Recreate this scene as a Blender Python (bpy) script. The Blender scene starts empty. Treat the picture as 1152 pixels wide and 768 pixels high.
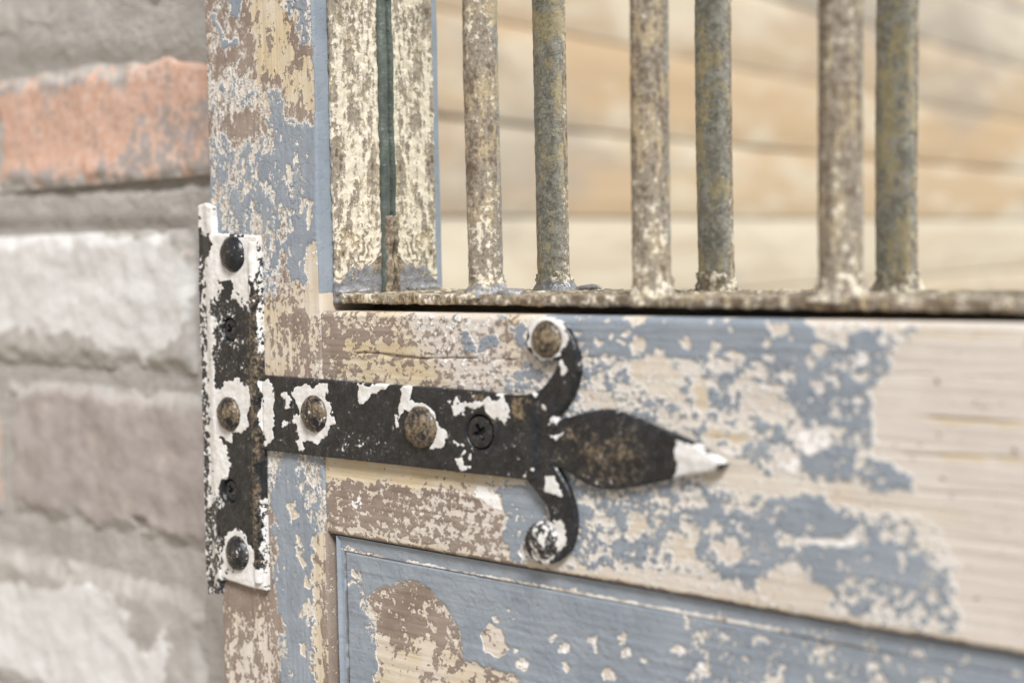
import bpy, bmesh, math, random
import numpy as np
from mathutils import Matrix, Vector

# ------------------------------------------------------------------ camera
F_PX, CX, CY, PW = 1500.0, 576.0, 384.0, 1152.0
def _n(v): return v / np.linalg.norm(v)
_zy = F_PX * F_PX / (1796 * .0165 + 64)
EX = -_n(np.array([-1796., -64., F_PX]))
EZ = -_n(np.array([.0165 * _zy, _zy, F_PX])); EZ = _n(EZ - EX * EZ.dot(EX))
EY = np.cross(EZ, EX)
RW = np.array([EX, EY, EZ])                       # world = RW @ camera(x right, y down, z forward)
_D = F_PX * .032 / 84
CAM = -RW @ np.array([(300 - CX) * _D / F_PX, (465 - CY) * _D / F_PX, _D])

def at(px, py, Y=0.0, X=None, Z=None):            # pixel -> point on a plane of the place
    d = RW @ np.array([(px - CX) / F_PX, (py - CY) / F_PX, 1.0])
    if X is not None: t = (X - CAM[0]) / d[0]
    elif Z is not None: t = (Z - CAM[2]) / d[2]
    else: t = (Y - CAM[1]) / d[1]
    return CAM + d * t
def proj(P):                                      # points (N,3) -> photo pixels (N,2)
    q = (P - CAM) @ RW
    return np.stack([CX + F_PX * q[:, 0] / q[:, 2], CY + F_PX * q[:, 1] / q[:, 2]], 1)

scene = bpy.context.scene
col = scene.collection
cam_data = bpy.data.cameras.new('camera')
cam = bpy.data.objects.new('camera', cam_data); col.objects.link(cam)
right, down, fwd = RW[:, 0], RW[:, 1], RW[:, 2]
M = Matrix.Identity(4)
for r in range(3):
    M[r][0], M[r][1], M[r][2], M[r][3] = right[r], -down[r], -fwd[r], CAM[r]
cam.matrix_world = M
cam_data.sensor_width = 36.0
cam_data.lens = 36.0 * F_PX / PW
cam_data.clip_start = .01
cam_data.clip_end = 200
cam_data.dof.use_dof = True
cam_data.dof.focus_distance = .54
cam_data.dof.aperture_fstop = 5.4
scene.camera = cam

# ------------------------------------------------------------------ sky, sun, exposure
SUN_EL, SUN_AZ = math.radians(47), math.radians(51)     # azimuth from -Y towards +X
world = bpy.data.worlds.new('World'); scene.world = world; world.use_nodes = True
wn = world.node_tree.nodes; wl = world.node_tree.links
sky = wn.new('ShaderNodeTexSky'); sky.sky_type = 'NISHITA'; sky.sun_disc = False
sdir = Vector((math.sin(SUN_AZ) * math.cos(SUN_EL), -math.cos(SUN_AZ) * math.cos(SUN_EL), math.sin(SUN_EL)))
sky.sun_elevation = SUN_EL
sky.sun_rotation = math.atan2(sdir.x, sdir.y)
sky.air_density = 1.0; sky.dust_density = 1.6; sky.ozone_density = 1.0
wl.new(sky.outputs[0], wn['Background'].inputs[0])
wn['Background'].inputs[1].default_value = .05
sun_d = bpy.data.lights.new('sun', 'SUN'); sun_d.energy = 3.6; sun_d.angle = math.radians(16); sun_d.color = (1, .995, .99)
sun = bpy.data.objects.new('sun', sun_d); col.objects.link(sun)
sun.rotation_euler = sdir.to_track_quat('Z', 'Y').to_euler()
vs = scene.view_settings
vs.view_transform = 'Standard'; vs.look = 'None'; vs.exposure = 0.50; vs.gamma = 1.0; vs.use_curve_mapping = False
scene.cycles.use_denoising = True
scene.cycles.max_bounces = 8

# ------------------------------------------------------------------ noise in numpy
_rng = np.random.RandomState(7)
_perm = np.concatenate([_rng.permutation(256)] * 3)
_grad = _n(np.array([1., 0, 0])) * 0 + _rng.normal(size=(256, 3)); _grad /= np.linalg.norm(_grad, axis=1)[:, None]
def perlin(p):
    i = np.floor(p).astype(np.int64); f = p - i; i &= 255
    w = f * f * f * (f * (f * 6 - 15) + 10)
    out = 0.0
    for a in (0, 1):
        wa = w[:, 0] if a else 1 - w[:, 0]
        for b in (0, 1):
            wb = w[:, 1] if b else 1 - w[:, 1]
            for c in (0, 1):
                wc = w[:, 2] if c else 1 - w[:, 2]
                h = _perm[_perm[_perm[(i[:, 0] + a) & 255] + ((i[:, 1] + b) & 255)] + ((i[:, 2] + c) & 255)]
                g = _grad[h]
                out = out + wa * wb * wc * (g[:, 0] * (f[:, 0] - a) + g[:, 1] * (f[:, 1] - b) + g[:, 2] * (f[:, 2] - c))
    return out * 1.6
def fbm(p, size, octaves=4, gain=.55, seed=0.0, stretch=(1, 1, 1)):
    q = p / np.array(stretch) / size + np.array([seed * 13.7, seed * 7.3, seed * 3.1])
    s = 0.0; a = 1.0; t = 0.0
    for k in range(octaves):
        s = s + a * perlin(q * 2 ** k + k * 17.3); t += a; a *= gain
    return s / t * 1.7
def sstep(x, a, b):
    t = np.clip((x - a) / (b - a), 0, 1); return t * t * (3 - 2 * t)

def poly_sd(P, poly):                              # signed distance, inside positive
    poly = np.asarray(poly, float); n = len(poly)
    d2 = np.full(len(P), 1e30); ins = np.zeros(len(P), bool)
    for k in range(n):
        a, b = poly[k], poly[(k + 1) % n]
        e = b - a; w = P - a
        t = np.clip((w @ e) / max(e @ e, 1e-18), 0, 1)
        q = w - t[:, None] * e
        d2 = np.minimum(d2, (q * q).sum(1))
        c = (a[1] > P[:, 1]) != (b[1] > P[:, 1])
        if c.any():
            xi = (b[0] - a[0]) * (P[:, 1] - a[1]) / ((b[1] - a[1]) if b[1] != a[1] else 1e-12) + a[0]
            ins ^= c & (P[:, 0] < xi)
    return np.where(ins, 1, -1) * np.sqrt(d2)
def nearest_on_poly(P, poly):
    poly = np.asarray(poly, float); n = len(poly)
    best = np.full(len(P), 1e30); out = P.copy()
    for k in range(n):
        a, b = poly[k], poly[(k + 1) % n]
        e = b - a; w = P - a
        t = np.clip((w @ e) / max(e @ e, 1e-18), 0, 1)
        q = a + t[:, None] * e
        d = ((P - q) ** 2).sum(1); m = d < best
        best[m] = d[m]; out[m] = q[m]
    return out
def smooth_poly(poly, it=2):                       # Chaikin corner cutting
    p = np.asarray(poly, float)
    for _ in range(it):
        q = np.roll(p, -1, 0)
        p = np.stack([.75 * p + .25 * q, .25 * p + .75 * q], 1).reshape(-1, 2)
    return p

class Paint:
    """Wear fields of one surface; patches are traced in photo pixels, held per vertex."""
    def __init__(self, V, **defaults):
        self.V = V; self.px = proj(V); self.f = {k: np.full(len(V), float(v)) for k, v in defaults.items()}
        w = V * 1.0
        self.wob = np.stack([fbm(w, .006, 3, seed=3.3), fbm(w, .006, 3, seed=8.1)], 1) * 6.0
    soft = 1.0
    def poly(self, pts, feather=8, wobble=1.0, **vals):
        feather = feather * self.soft; wobble = wobble * (1.25 if self.soft > 1 else 1)
        pts = np.asarray(pts, float); mg = feather + 16 * wobble
        lo, hi = pts.min(0) - mg, pts.max(0) + mg
        m = ((self.px > lo) & (self.px < hi)).all(1)
        if not m.any(): return
        sd = poly_sd(self.px[m] + self.wob[m] * wobble, pts)
        w = sstep(sd, -feather * .5, feather * .5)
        for k, v in vals.items():
            self.f[k][m] = self.f[k][m] * (1 - w) + v * w
    def blob(self, x, y, rx, ry=None, feather=3, wobble=.9, **vals):
        ry = ry or rx
        a = np.linspace(0, 2 * np.pi, 12, endpoint=False)
        self.poly(np.stack([x + rx * np.cos(a), y + ry * np.sin(a)], 1), feather, wobble, **vals)

# ------------------------------------------------------------------ mesh helpers
def link(name, mesh, parent=None, mat=None):
    o = bpy.data.objects.new(name, mesh); col.objects.link(o)
    if parent: o.parent = parent
    if mat and not mesh.materials: mesh.materials.append(mat)
    return o
def empty(name, loc=(0, 0, 0)):
    o = bpy.data.objects.new(name, None); col.objects.link(o); o.location = loc; o.empty_display_size = .02
    return o
def tag(o, label=None, cat=None, group=None, kind=None):
    if label: o['label'] = label
    if cat: o['category'] = cat
    if group: o['group'] = group
    if kind: o['kind'] = kind
    return o
def mesh_np(name, V, faces, attrs=None, sharp=35, smooth=True):
    me = bpy.data.meshes.new(name)
    quads = np.asarray(faces, np.int32)
    k = quads.shape[1]
    me.vertices.add(len(V)); me.vertices.foreach_set('co', np.asarray(V, np.float32).ravel())
    me.loops.add(quads.size); me.loops.foreach_set('vertex_index', quads.ravel())
    me.polygons.add(len(quads))
    me.polygons.foreach_set('loop_start', np.arange(0, quads.size, k, dtype=np.int32))
    me.update(calc_edges=True)
    for kx, arr in (attrs or {}).items():
        a = me.attributes.new(kx, 'FLOAT', 'POINT'); a.data.foreach_set('value', np.asarray(arr, np.float32))
    if smooth:
        me.polygons.foreach_set('use_smooth', np.ones(len(quads), bool))
        if sharp: me.set_sharp_from_angle(angle=math.radians(sharp))
    me.validate()
    return me

def grid_solid(us, vs, to_world, depth, attrs_fn, name, rnd=.0012, sharp=50):
    """Rectangle of non-uniform grid lines with a relief front, rounded edges, sides and back.
    to_world(u, v, h): h is height out of the face. attrs_fn(P, u, v) -> (height, attrs)."""
    U, Vv = np.meshgrid(us, vs, indexing='ij'); nu, nv = U.shape
    u, v = U.ravel(), Vv.ravel()
    P0 = to_world(u, v, np.zeros_like(u))
    h, attrs = attrs_fn(P0, u, v)
    e = np.minimum(np.minimum(u - us[0], us[-1] - u), np.minimum(v - vs[0], vs[-1] - v))
    h = h - rnd * (1 - np.sqrt(np.clip(1 - (1 - np.clip(e / max(rnd, 1e-6), 0, 1)) ** 2, 0, 1)))
    P = to_world(u, v, h)
    idx = np.arange(nu * nv).reshape(nu, nv)
    q = np.stack([idx[:-1, :-1], idx[1:, :-1], idx[1:, 1:], idx[:-1, 1:]], -1).reshape(-1, 4)
    loop = np.concatenate([idx[:-1, 0], idx[-1, :-1], idx[:0:-1, -1], idx[0, :0:-1]])
    n0 = len(P)
    back = to_world(u[loop], v[loop], np.full(len(loop), -depth))
    nb = n0 + np.arange(len(loop)); nxt = np.roll(np.arange(len(loop)), -1)
    side = np.stack([loop, nb, nb[nxt], loop[nxt]], -1)
    c4 = [0, nu - 1, nu - 1 + nv - 1, 2 * (nu - 1) + nv - 1]
    V = np.concatenate([P, back])
    A = {k: np.concatenate([a, a[loop]]) for k, a in attrs.items()}
    faces = np.concatenate([q, side, np.array([[nb[c4[3]], nb[c4[2]], nb[c4[1]], nb[c4[0]]]])])
    # orient: compare first quad normal with outward direction
    a, b, c = V[q[0][0]], V[q[0][1]], V[q[0][2]]
    out = to_world(u[:1], v[:1], np.array([1.0]))[0] - to_world(u[:1], v[:1], np.array([0.0]))[0]
    if np.cross(b - a, c - a) @ out < 0: faces = faces[:, ::-1]
    return mesh_np(name, V, faces, A, sharp=sharp)

def lines(a, b, step, dense=None, coarse=.02):
    """grid lines from a to b, spaced `step` inside the dense window, `coarse` outside"""
    if dense is None: dense = (a, b)
    d0, d1 = max(a, dense[0]), min(b, dense[1])
    L = []
    if d0 > a: L += list(np.linspace(a, d0, max(2, int((d0 - a) / coarse) + 1))[:-1])
    if d1 > d0: L += list(np.linspace(d0, d1, max(2, int((d1 - d0) / step) + 1)))
    if d1 < b: L += list(np.linspace(d1, b, max(2, int((b - d1) / coarse) + 1))[1:])
    return np.array(L)

def relief_plate(name, outline, base_y, thick, step, edge=.0012, rough=.00018, attrs_fn=None, seed=0.0, hfn=None):
    """Forged flat piece lying on plane y = base_y, its outline given in x,z."""
    poly = np.asarray(outline, float)
    lo, hi = poly.min(0) - step, poly.max(0) + step
    xs = np.arange(lo[0], hi[0] + step, step); zs = np.arange(lo[1], hi[1] + step, step)
    X, Z = np.meshgrid(xs, zs, indexing='ij'); P = np.stack([X.ravel(), Z.ravel()], 1)
    sd = poly_sd(P, poly); nx, nz = X.shape
    idx = np.arange(nx * nz).reshape(nx, nz)
    q = np.stack([idx[:-1, :-1], idx[1:, :-1], idx[1:, 1:], idx[:-1, 1:]], -1).reshape(-1, 4)
    keep = (sd[q] > -.45 * step).all(1); q = q[keep]
    ed = np.concatenate([q[:, [0, 1]], q[:, [1, 2]], q[:, [2, 3]], q[:, [3, 0]]])
    key = np.sort(ed, 1); uq, inv, cnt = np.unique(key, axis=0, return_inverse=True, return_counts=True)
    bed = ed[cnt[inv.ravel()] == 1]
    bv = np.unique(bed)
    P[bv] = nearest_on_poly(P[bv], poly); sd[bv] = 0
    used = np.unique(q); remap = -np.ones(nx * nz, int); remap[used] = np.arange(len(used))
    P = P[used]; sd = np.clip(sd[used], 0, None); q = remap[q]; bed = remap[bed]
    t = np.clip(sd / edge, 0, 1)
    W0 = np.stack([P[:, 0], np.zeros(len(P)), P[:, 1]], 1)
    h = thick - .55 * edge * (1 - np.sqrt(1 - (1 - t) ** 2))
    h = h + rough * fbm(W0, .003, 4, seed=seed) + rough * 1.6 * fbm(W0, .02, 2, seed=seed + 2)
    if hfn is not None: h = h + hfn(P[:, 0], P[:, 1])
    V = np.stack([P[:, 0], base_y - h, P[:, 1]], 1)
    n0 = len(V)
    bvs = np.unique(bed); bmap = -np.ones(n0, int); bmap[bvs] = n0 + np.arange(len(bvs))
    B = V[bvs].copy(); B[:, 1] = base_y
    side = np.stack([bed[:, 1], bed[:, 0], bmap[bed[:, 0]], bmap[bed[:, 1]]], 1)
    Vall = np.concatenate([V, B])
    A = attrs_fn(V, sd) if attrs_fn else {}
    if 'white' in A: Vall[:n0, 1] -= .00022 * sstep(A['white'], -.08, .12)
    A = {k: np.concatenate([a, a[bvs]]) for k, a in A.items()}
    faces = np.concatenate([q, side])
    a, b, c = Vall[q[0][0]], Vall[q[0][1]], Vall[q[0][2]]
    if np.cross(b - a, c - a)[1] > 0: faces = faces[:, ::-1]
    return mesh_np(name, Vall, faces, A, sharp=45)

def blob_mesh(name, r, noise=.25, size=None, seed=0.0, sub=3, attrs=None):
    bm = bmesh.new(); bmesh.ops.create_icosphere(bm, subdivisions=sub, radius=1.0)
    V = np.array([v.co[:] for v in bm.verts]); Fc = np.array([[v.index for v in f.verts] for f in bm.faces]); bm.free()
    n = fbm(V, .9, 3, seed=seed)
    V = V * (1 + noise * n)[:, None] * np.array(r)
    return mesh_np(name, V, Fc, attrs, sharp=None)

# ------------------------------------------------------------------ shader helper
class NG:
    def __init__(self, name):
        self.m = bpy.data.materials.new(name); self.m.use_nodes = True
        self.t = self.m.node_tree; self.bsdf = self.t.nodes['Principled BSDF']; self.L = self.t.links
    def new(self, ty, **kw):
        n = self.t.nodes.new(ty)
        for k, v in kw.items(): setattr(n, k, v)
        return n
    def put(self, sock, v):
        if isinstance(v, bpy.types.NodeSocket): self.L.new(v, sock)
        else:
            if hasattr(sock.default_value, '__len__') and len(sock.default_value) == 4 and len(v) == 3: v = (*v, 1)
            sock.default_value = v
    def attr(self, name):
        return self.new('ShaderNodeAttribute', attribute_name=name).outputs['Fac']
    def coord(self): return self.new('ShaderNodeTexCoord').outputs['Object']
    def mathn(self, op, a, b=0.0, c=None, clamp=False):
        n = self.new('ShaderNodeMath', operation=op, use_clamp=clamp)
        self.put(n.inputs[0], a); self.put(n.inputs[1], b)
        if c is not None: self.put(n.inputs[2], c)
        return n.outputs[0]
    def add(self, a, b): return self.mathn('ADD', a, b)
    def mul(self, a, b): return self.mathn('MULTIPLY', a, b)
    def sub(self, a, b): return self.mathn('SUBTRACT', a, b)
    def inv(self, a): return self.mathn('SUBTRACT', 1.0, a)
    def ss(self, x, lo, hi, a=0.0, b=1.0):
        n = self.new('ShaderNodeMapRange', interpolation_type='SMOOTHSTEP')
        for i, v in enumerate((x, lo, hi, a, b)): self.put(n.inputs[i], v)
        return n.outputs[0]
    def mapping(self, vec, scale):
        n = self.new('ShaderNodeMapping'); self.put(n.inputs['Vector'], vec); n.inputs['Scale'].default_value = scale
        return n.outputs[0]
    def noise(self, vec, scale, detail=4, rough=.55, dist=0.0):
        n = self.new('ShaderNodeTexNoise'); self.put(n.inputs['Vector'], vec)
        n.inputs['Scale'].default_value = scale; n.inputs['Detail'].default_value = detail
        n.inputs['Roughness'].default_value = rough; n.inputs['Distortion'].default_value = dist
        return n.outputs[0]
    def snoise(self, vec, scale, detail=4, rough=.55, dist=0.0):    # about -1..1
        return self.mathn('MULTIPLY_ADD', self.noise(vec, scale, detail, rough, dist), 4.0, -2.0)
    def mix(self, f, a, b, mode='MIX'):
        n = self.new('ShaderNodeMix', data_type='RGBA', blend_type=mode)
        self.put(n.inputs[0], f); self.put(n.inputs[6], a); self.put(n.inputs[7], b)
        return n.outputs[2]
    def comb(self, x, y, z):
        n = self.new('ShaderNodeCombineXYZ')
        for i, v in enumerate((x, y, z)): self.put(n.inputs[i], v)
        return n.outputs[0]
    def bump(self, h, dist, strength=1.0):
        n = self.new('ShaderNodeBump'); n.inputs['Distance'].default_value = dist; n.inputs['Strength'].default_value = strength
        self.put(n.inputs['Height'], h); self.L.new(n.outputs[0], self.bsdf.inputs['Normal'])
    def out(self, color, rough, metal=0.0, spec=.5):
        self.put(self.bsdf.inputs['Base Color'], color); self.put(self.bsdf.inputs['Roughness'], rough)
        self.put(self.bsdf.inputs['Metallic'], metal); self.put(self.bsdf.inputs['Specular IOR Level'], spec)
        return self.m

# ------------------------------------------------------------------ materials
def mat_paint_wood():
    g = NG('peeling_paint_on_wood'); P = g.coord()
    blue, brown, pale, tan, crack = (g.attr(k) for k in ('blue', 'brown', 'pale', 'tan', 'crack'))
    gv = g.comb(g.attr('gu'), g.attr('gv'), 0.0)
    fine = g.snoise(P, 560, 4, .65, .4)
    fine2 = g.snoise(P, 1500, 3, .6)
    med = g.snoise(P, 240, 4, .65, .5)
    bl = g.add(blue, g.add(g.add(g.mul(fine, .34), g.mul(fine2, .12)), g.mul(med, .20)))
    br = g.add(brown, g.add(g.add(g.mul(fine, .42), g.mul(med, .22)), g.mul(fine2, .20)))
    mb = g.ss(bl, -.03, .03)
    mr = g.ss(br, -.06, .06)
    rim = g.mul(g.ss(bl, -.62, -.08), g.ss(g.add(med, g.mul(fine, .7)), -1.2, .1))
    pl = g.ss(g.add(pale, g.mul(g.add(fine, med), .22)), -.05, .12)
    # bare wood: fine grain along the board
    grain = g.noise(g.mapping(gv, (7, 620, 1)), 1.0, 7, .68, .25)
    grain2 = g.noise(g.mapping(gv, (22, 1900, 1)), 1.0, 4, .65)
    cloud = g.noise(P, 60, 4, .6)
    w_pale = g.mix(g.ss(grain, .35, .68), (.595, .54, .485), (.535, .475, .415))
    w_tan = g.mix(g.ss(grain, .35, .68), (.58, .485, .325), (.47, .37, .23))
    wood = g.mix(g.ss(g.add(tan, g.mul(med, .25)), -.2, .9), w_pale, w_tan)
    wood = g.mix(g.mul(g.ss(grain2, .57, .72), .22), wood, (.30, .22, .14))
    wood = g.mix(g.ss(cloud, .40, .66, 0, .45), wood, (.63, .59, .535))
    wood = g.mix(g.mul(g.ss(fine2, .7, 1.3), .30), wood, (.26, .20, .15))
    brn = g.mix(g.ss(cloud, .3, .7), (.20, .153, .122), (.285, .228, .190))
    brn = g.mix(g.mul(g.ss(fine2, .45, 1.2), .55), brn, (.46, .385, .31))
    brn = g.mix(g.ss(g.noise(g.mapping(gv, (30, 260, 1)), 1, 4), .55, .75, 0, .35), brn, (.42, .36, .31))
    c = g.mix(mr, wood, brn)
    rimcol = g.mix(g.ss(cloud, .35, .65), (.72, .70, .665), (.66, .615, .535))
    c = g.mix(g.mul(rim, .92), c, rimcol)
    c = g.mix(pl, c, (.78, .765, .735))
    blu = g.mix(g.ss(cloud, .3, .72), (.212, .244, .284), (.262, .296, .334))
    blu = g.mix(g.mul(g.ss(g.add(fine, g.mul(fine2, .6)), .95, 1.3), .75), blu, (.60, .60, .58))
    blu = g.mix(g.ss(g.noise(g.mapping(gv, (16, 120, 1)), 1, 3), .52, .8, 0, .35), blu, (.32, .345, .375))
    c = g.mix(mb, c, blu)
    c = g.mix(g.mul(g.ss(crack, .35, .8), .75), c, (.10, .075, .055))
    h = g.add(g.mul(mb, 1.0), g.add(g.mul(g.mul(mr, .45), g.inv(mb)), g.mul(pl, .6)))
    h = g.add(h, g.mul(rim, .25))
    h = g.add(h, g.add(g.mul(grain, g.mul(g.inv(mb), .20)), g.mul(fine2, .05)))
    h = g.add(h, g.mul(g.mul(g.noise(g.mapping(gv, (14, 300, 1)), 1.0, 4), .25), g.inv(g.mul(mb, .8))))
    g.bump(h, .00055, 1.0)
    ro = g.mathn('MULTIPLY_ADD', mb, -.26, .74)
    return g.out(c, g.add(ro, g.mul(fine, .04)), 0, .4)

def mat_iron(name='black_iron_with_old_paint'):
    g = NG(name); P = g.coord()
    white, rust = g.attr('white'), g.attr('rust')
    fine = g.snoise(P, 650, 3, .6); fine2 = g.snoise(P, 1700, 3, .65); med = g.snoise(P, 220, 3, .6)
    mw = g.ss(g.add(white, g.add(g.mul(fine, .44), g.mul(med, .18))), -.05, .05)
    smear = g.mul(g.ss(g.add(white, g.mul(g.add(fine, fine2), .3)), -.28, .05), g.ss(fine2, -.3, 1.0))
    spk = g.ss(g.add(g.add(fine2, g.mul(med, .7)), g.mul(white, .6)), .58, .82)
    ru = g.ss(g.add(rust, g.add(g.mul(fine, .35), g.mul(med, .35))), -.35, .55)
    blk = g.mix(g.ss(med, -1, 1), (.012, .0127, .014), (.028, .029, .0315))
    blk = g.mix(g.mul(g.ss(fine, .2, 1.3), .5), blk, (.075, .076, .078))
    rst = g.mix(g.ss(g.add(fine, g.mul(fine2, .6)), -.9, .9), (.07, .050, .035), (.285, .215, .135))
    c = g.mix(g.mul(ru, .85), blk, rst)
    c = g.mix(g.mul(spk, .8), c, (.56, .53, .49))
    wc = g.mix(g.ss(med, -.8, 1.0), (.70, .695, .685), (.585, .555, .505))
    wc = g.mix(g.mul(g.ss(g.add(fine2, g.mul(fine, .5)), .35, 1.2), .6), wc, (.34, .30, .25))
    c = g.mix(g.mul(smear, .45), c, (.52, .50, .475))
    c = g.mix(mw, c, wc)
    h = g.add(g.mul(mw, 1.0), g.add(g.mul(fine, .13), g.mul(fine2, .07)))
    g.bump(h, .0003, .9)
    ro = g.mathn('MULTIPLY_ADD', mw, .30, .27)
    return g.out(c, g.add(ro, g.mul(fine, .09)), 0, .30)

def mat_crust():
    """steel bars and frame: layers of cream, brown and olive paint over rust"""
    g = NG('crusted_painted_steel'); P = g.coord()
    old, weld, tone = g.attr('old'), g.attr('weld'), g.attr('tone')
    big = g.snoise(P, 70, 4, .6); med = g.snoise(P, 230, 4, .65, .6); fine = g.snoise(P, 620, 3, .65); fine2 = g.snoise(P, 1700, 2, .6)
    run = g.snoise(g.mapping(P, (300, 300, 60)), 1.0, 4, .65)
    spk = g.snoise(P, 480, 5, .75, .3)
    cream = g.mix(g.ss(fine2, -1, 1), (.56, .485, .36), (.71, .655, .545))
    brn = g.mix(g.ss(fine, -1, 1), (.085, .062, .042), (.19, .145, .10))
    gry = g.mix(g.ss(fine, -1, 1), (.215, .182, .138), (.35, .30, .235))
    och = g.mix(g.ss(fine2, -1, 1), (.35, .27, .155), (.50, .41, .26))
    t = g.add(g.add(g.mul(med, .65), g.mul(g.mul(spk, 1.5), g.inv(g.mul(g.attr('calm'), .55)))), g.add(g.mul(run, .6), tone))
    c = g.mix(g.ss(t, -.85, -.15), brn, gry)
    c = g.mix(g.ss(g.add(g.add(run, g.mul(spk, .5)), g.mul(big, .6)), -.05, .6, 0, .9), c, och)
    c = g.mix(g.ss(g.add(t, g.mul(fine2, .3)), .22, .75), c, cream)
    # the side turned to the mirror keeps its olive and green grey coats
    olv = g.mix(g.ss(g.add(med, g.mul(fine, .5)), -.5, .5), (.20, .187, .158), (.355, .335, .29))
    olv = g.mix(g.ss(g.add(fine2, g.mul(fine, .8)), .7, 1.3, 0, .75), olv, (.42, .43, .40))
    olv = g.mix(g.ss(g.add(g.add(g.mul(big, .7), g.mul(run, .5)), g.mul(spk, .5)), .05, .25), olv, (.43, .36, .225))
    c = g.mix(g.ss(g.add(old, g.mul(fine, .15)), .35, .65), c, olv)
    wcol = g.mix(g.ss(fine, -1, 1), (.20, .20, .215), (.33, .325, .33))
    mw = g.ss(g.add(weld, g.mul(g.add(fine, med), .15)), .35, .65)
    c = g.mix(mw, c, wcol)
    h = g.add(g.mul(g.ss(t, -.1, .35), .7), g.add(g.mul(fine, .2), g.mul(fine2, .1)))
    g.bump(h, .00035, .9)
    return g.out(c, g.mathn('MULTIPLY_ADD', mw, -.25, .68), g.mul(mw, .45), .4)

def mat_putty():
    g = NG('dark_green_glazing_putty'); P = g.coord()
    n = g.snoise(P, 160, 4); f = g.snoise(P, 900, 3)
    c = g.mix(g.ss(n, -1, 1), (.050, .062, .052), (.10, .118, .10))
    c = g.mix(g.ss(g.add(f, g.mul(n, .4)), .8, 1.4, 0, .6), c, (.34, .33, .27))
    g.bump(g.add(n, g.mul(f, .3)), .0003, .8)
    return g.out(c, .38, 0, .5)

def mat_mirror():
    g = NG('mirror_glass')
    return g.out((.90, .91, .885), .012, 1.0, .5)

def mat_brick():
    g = NG('old_limewashed_brick'); P = g.coord()
    lime, red, dark, bare = g.attr('lime'), g.attr('red'), g.attr('dark'), g.attr('bare')
    med = g.snoise(P, 60, 4, .6); fine = g.snoise(P, 240, 4, .65); f2 = g.snoise(P, 900, 3, .6)
    base = g.mix(g.ss(med, -1, 1), (.30, .265, .248), (.375, .34, .322))
    base = g.mix(g.ss(g.add(bare, g.mul(med, .3)), .2, .8), g.mix(g.ss(med, -1, 1), (.335, .315, .29), (.43, .412, .385)), base)
    rc = g.mix(g.ss(fine, -1, 1), (.50, .275, .19), (.56, .43, .36))
    c = g.mix(g.ss(g.add(red, g.add(g.mul(med, .75), g.mul(fine, .4))), -.2, .35), base, rc)
    lc = g.mix(g.ss(fine, -1, 1.2), (.61, .605, .59), (.54, .53, .515))
    c = g.mix(g.ss(g.add(lime, g.add(g.mul(med, .30), g.mul(fine, .18))), -.1, .22), c, lc)
    c = g.mix(g.ss(g.add(dark, g.mul(fine, .3)), .2, 1.0, 0, .7), c, (.22, .17, .13))
    g.bump(g.add(g.mul(fine, .6), g.mul(f2, .25)), .00035, .8)
    return g.out(c, .93, 0, .2)

def mat_mortar():
    g = NG('grey_lime_mortar'); P = g.coord()
    med = g.snoise(P, 45, 4, .6); fine = g.snoise(P, 300, 4, .65); f2 = g.snoise(P, 1100, 2)
    c = g.mix(g.ss(med, -1, 1), (.335, .315, .29), (.43, .412, .385))
    c = g.mix(g.ss(fine, .5, 1.4, 0, .5), c, (.48, .46, .43))
    c = g.mix(g.ss(fine, -1.5, -.6, .5, 0), c, (.27, .245, .215))
    g.bump(g.add(fine, g.mul(f2, .4)), .0006, .8)
    return g.out(c, .95, 0, .2)

def mat_plank():
    g = NG('weathered_board'); P = g.coord()
    tone = g.new('ShaderNodeSeparateColor'); g.L.new(g.new('ShaderNodeObjectInfo').outputs['Color'], tone.inputs[0]); tone = tone.outputs[0]
    gr = g.noise(g.mapping(P, (20, 2.2, 45)), 1.0, 6, .6, .8)
    oi = g.new('ShaderNodeObjectInfo'); W = g.new('ShaderNodeVectorMath', operation='ADD'); g.L.new(P, W.inputs[0]); g.L.new(oi.outputs['Location'], W.inputs[1])
    cl = g.noise(g.mapping(W.outputs[0], (3, 3.2, 9)), 1.0, 4, .6)
    gz = g.noise(g.mapping(W.outputs[0], (2, 1.7, 5.5)), 1.0, 4, .6)
    a = g.mix(g.ss(tone, .1, .5), (.68, .59, .46), (.60, .43, .265))
    a = g.mix(g.ss(tone, .62, .8), a, (.56, .49, .41))
    c = g.mix(g.ss(gr, .4, .75, 0, .6), a, (.50, .36, .22))
    c = g.mix(g.ss(cl, .46, .66, 0, .75), c, (.75, .665, .52))
    c = g.mix(g.ss(gz, .50, .66, 0, .7), c, (.42, .355, .29))
    g.bump(gr, .003, .6)
    return g.out(c, .8, 0, .3)

def mat_ground():
    g = NG('pale_gravelly_ground'); P = g.coord()
    n = g.snoise(P, 6, 5); f = g.snoise(P, 90, 4)
    c = g.mix(g.ss(n, -1, 1), (.36, .33, .29), (.48, .45, .40))
    c = g.mix(g.ss(f, .2, 1.2, 0, .5), c, (.25, .23, .20))
    g.bump(f, .004, .7)
    return g.out(c, .9, 0, .2)

M_WOOD, M_IRON, M_CRUST, M_PUTTY, M_MIRROR = mat_paint_wood(), mat_iron(), mat_crust(), mat_putty(), mat_mirror()
M_BRICK, M_MORTAR, M_PLANK, M_GROUND = mat_brick(), mat_mortar(), mat_plank(), mat_ground()

# ------------------------------------------------------------------ dimensions read off the photograph
GROUND_Z = -.90
X_EDGE = at(232, 100)[0]                 # outer edge of the stile
X_JAMB = at(357, 200)[0]                 # inner edge of the stile
X_RAIL = at(359, 390)[0] - .0006         # where the rail butts against the stile
Z_RT, Z_RB = at(600, 354.5)[2], at(375, 602)[2]
Y_STEEL, Y_MIRROR, Y_BAR = .0066, .0365, .0157
DOOR_W, DOOR_TOP = .66, .62
STEP = .00045

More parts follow.
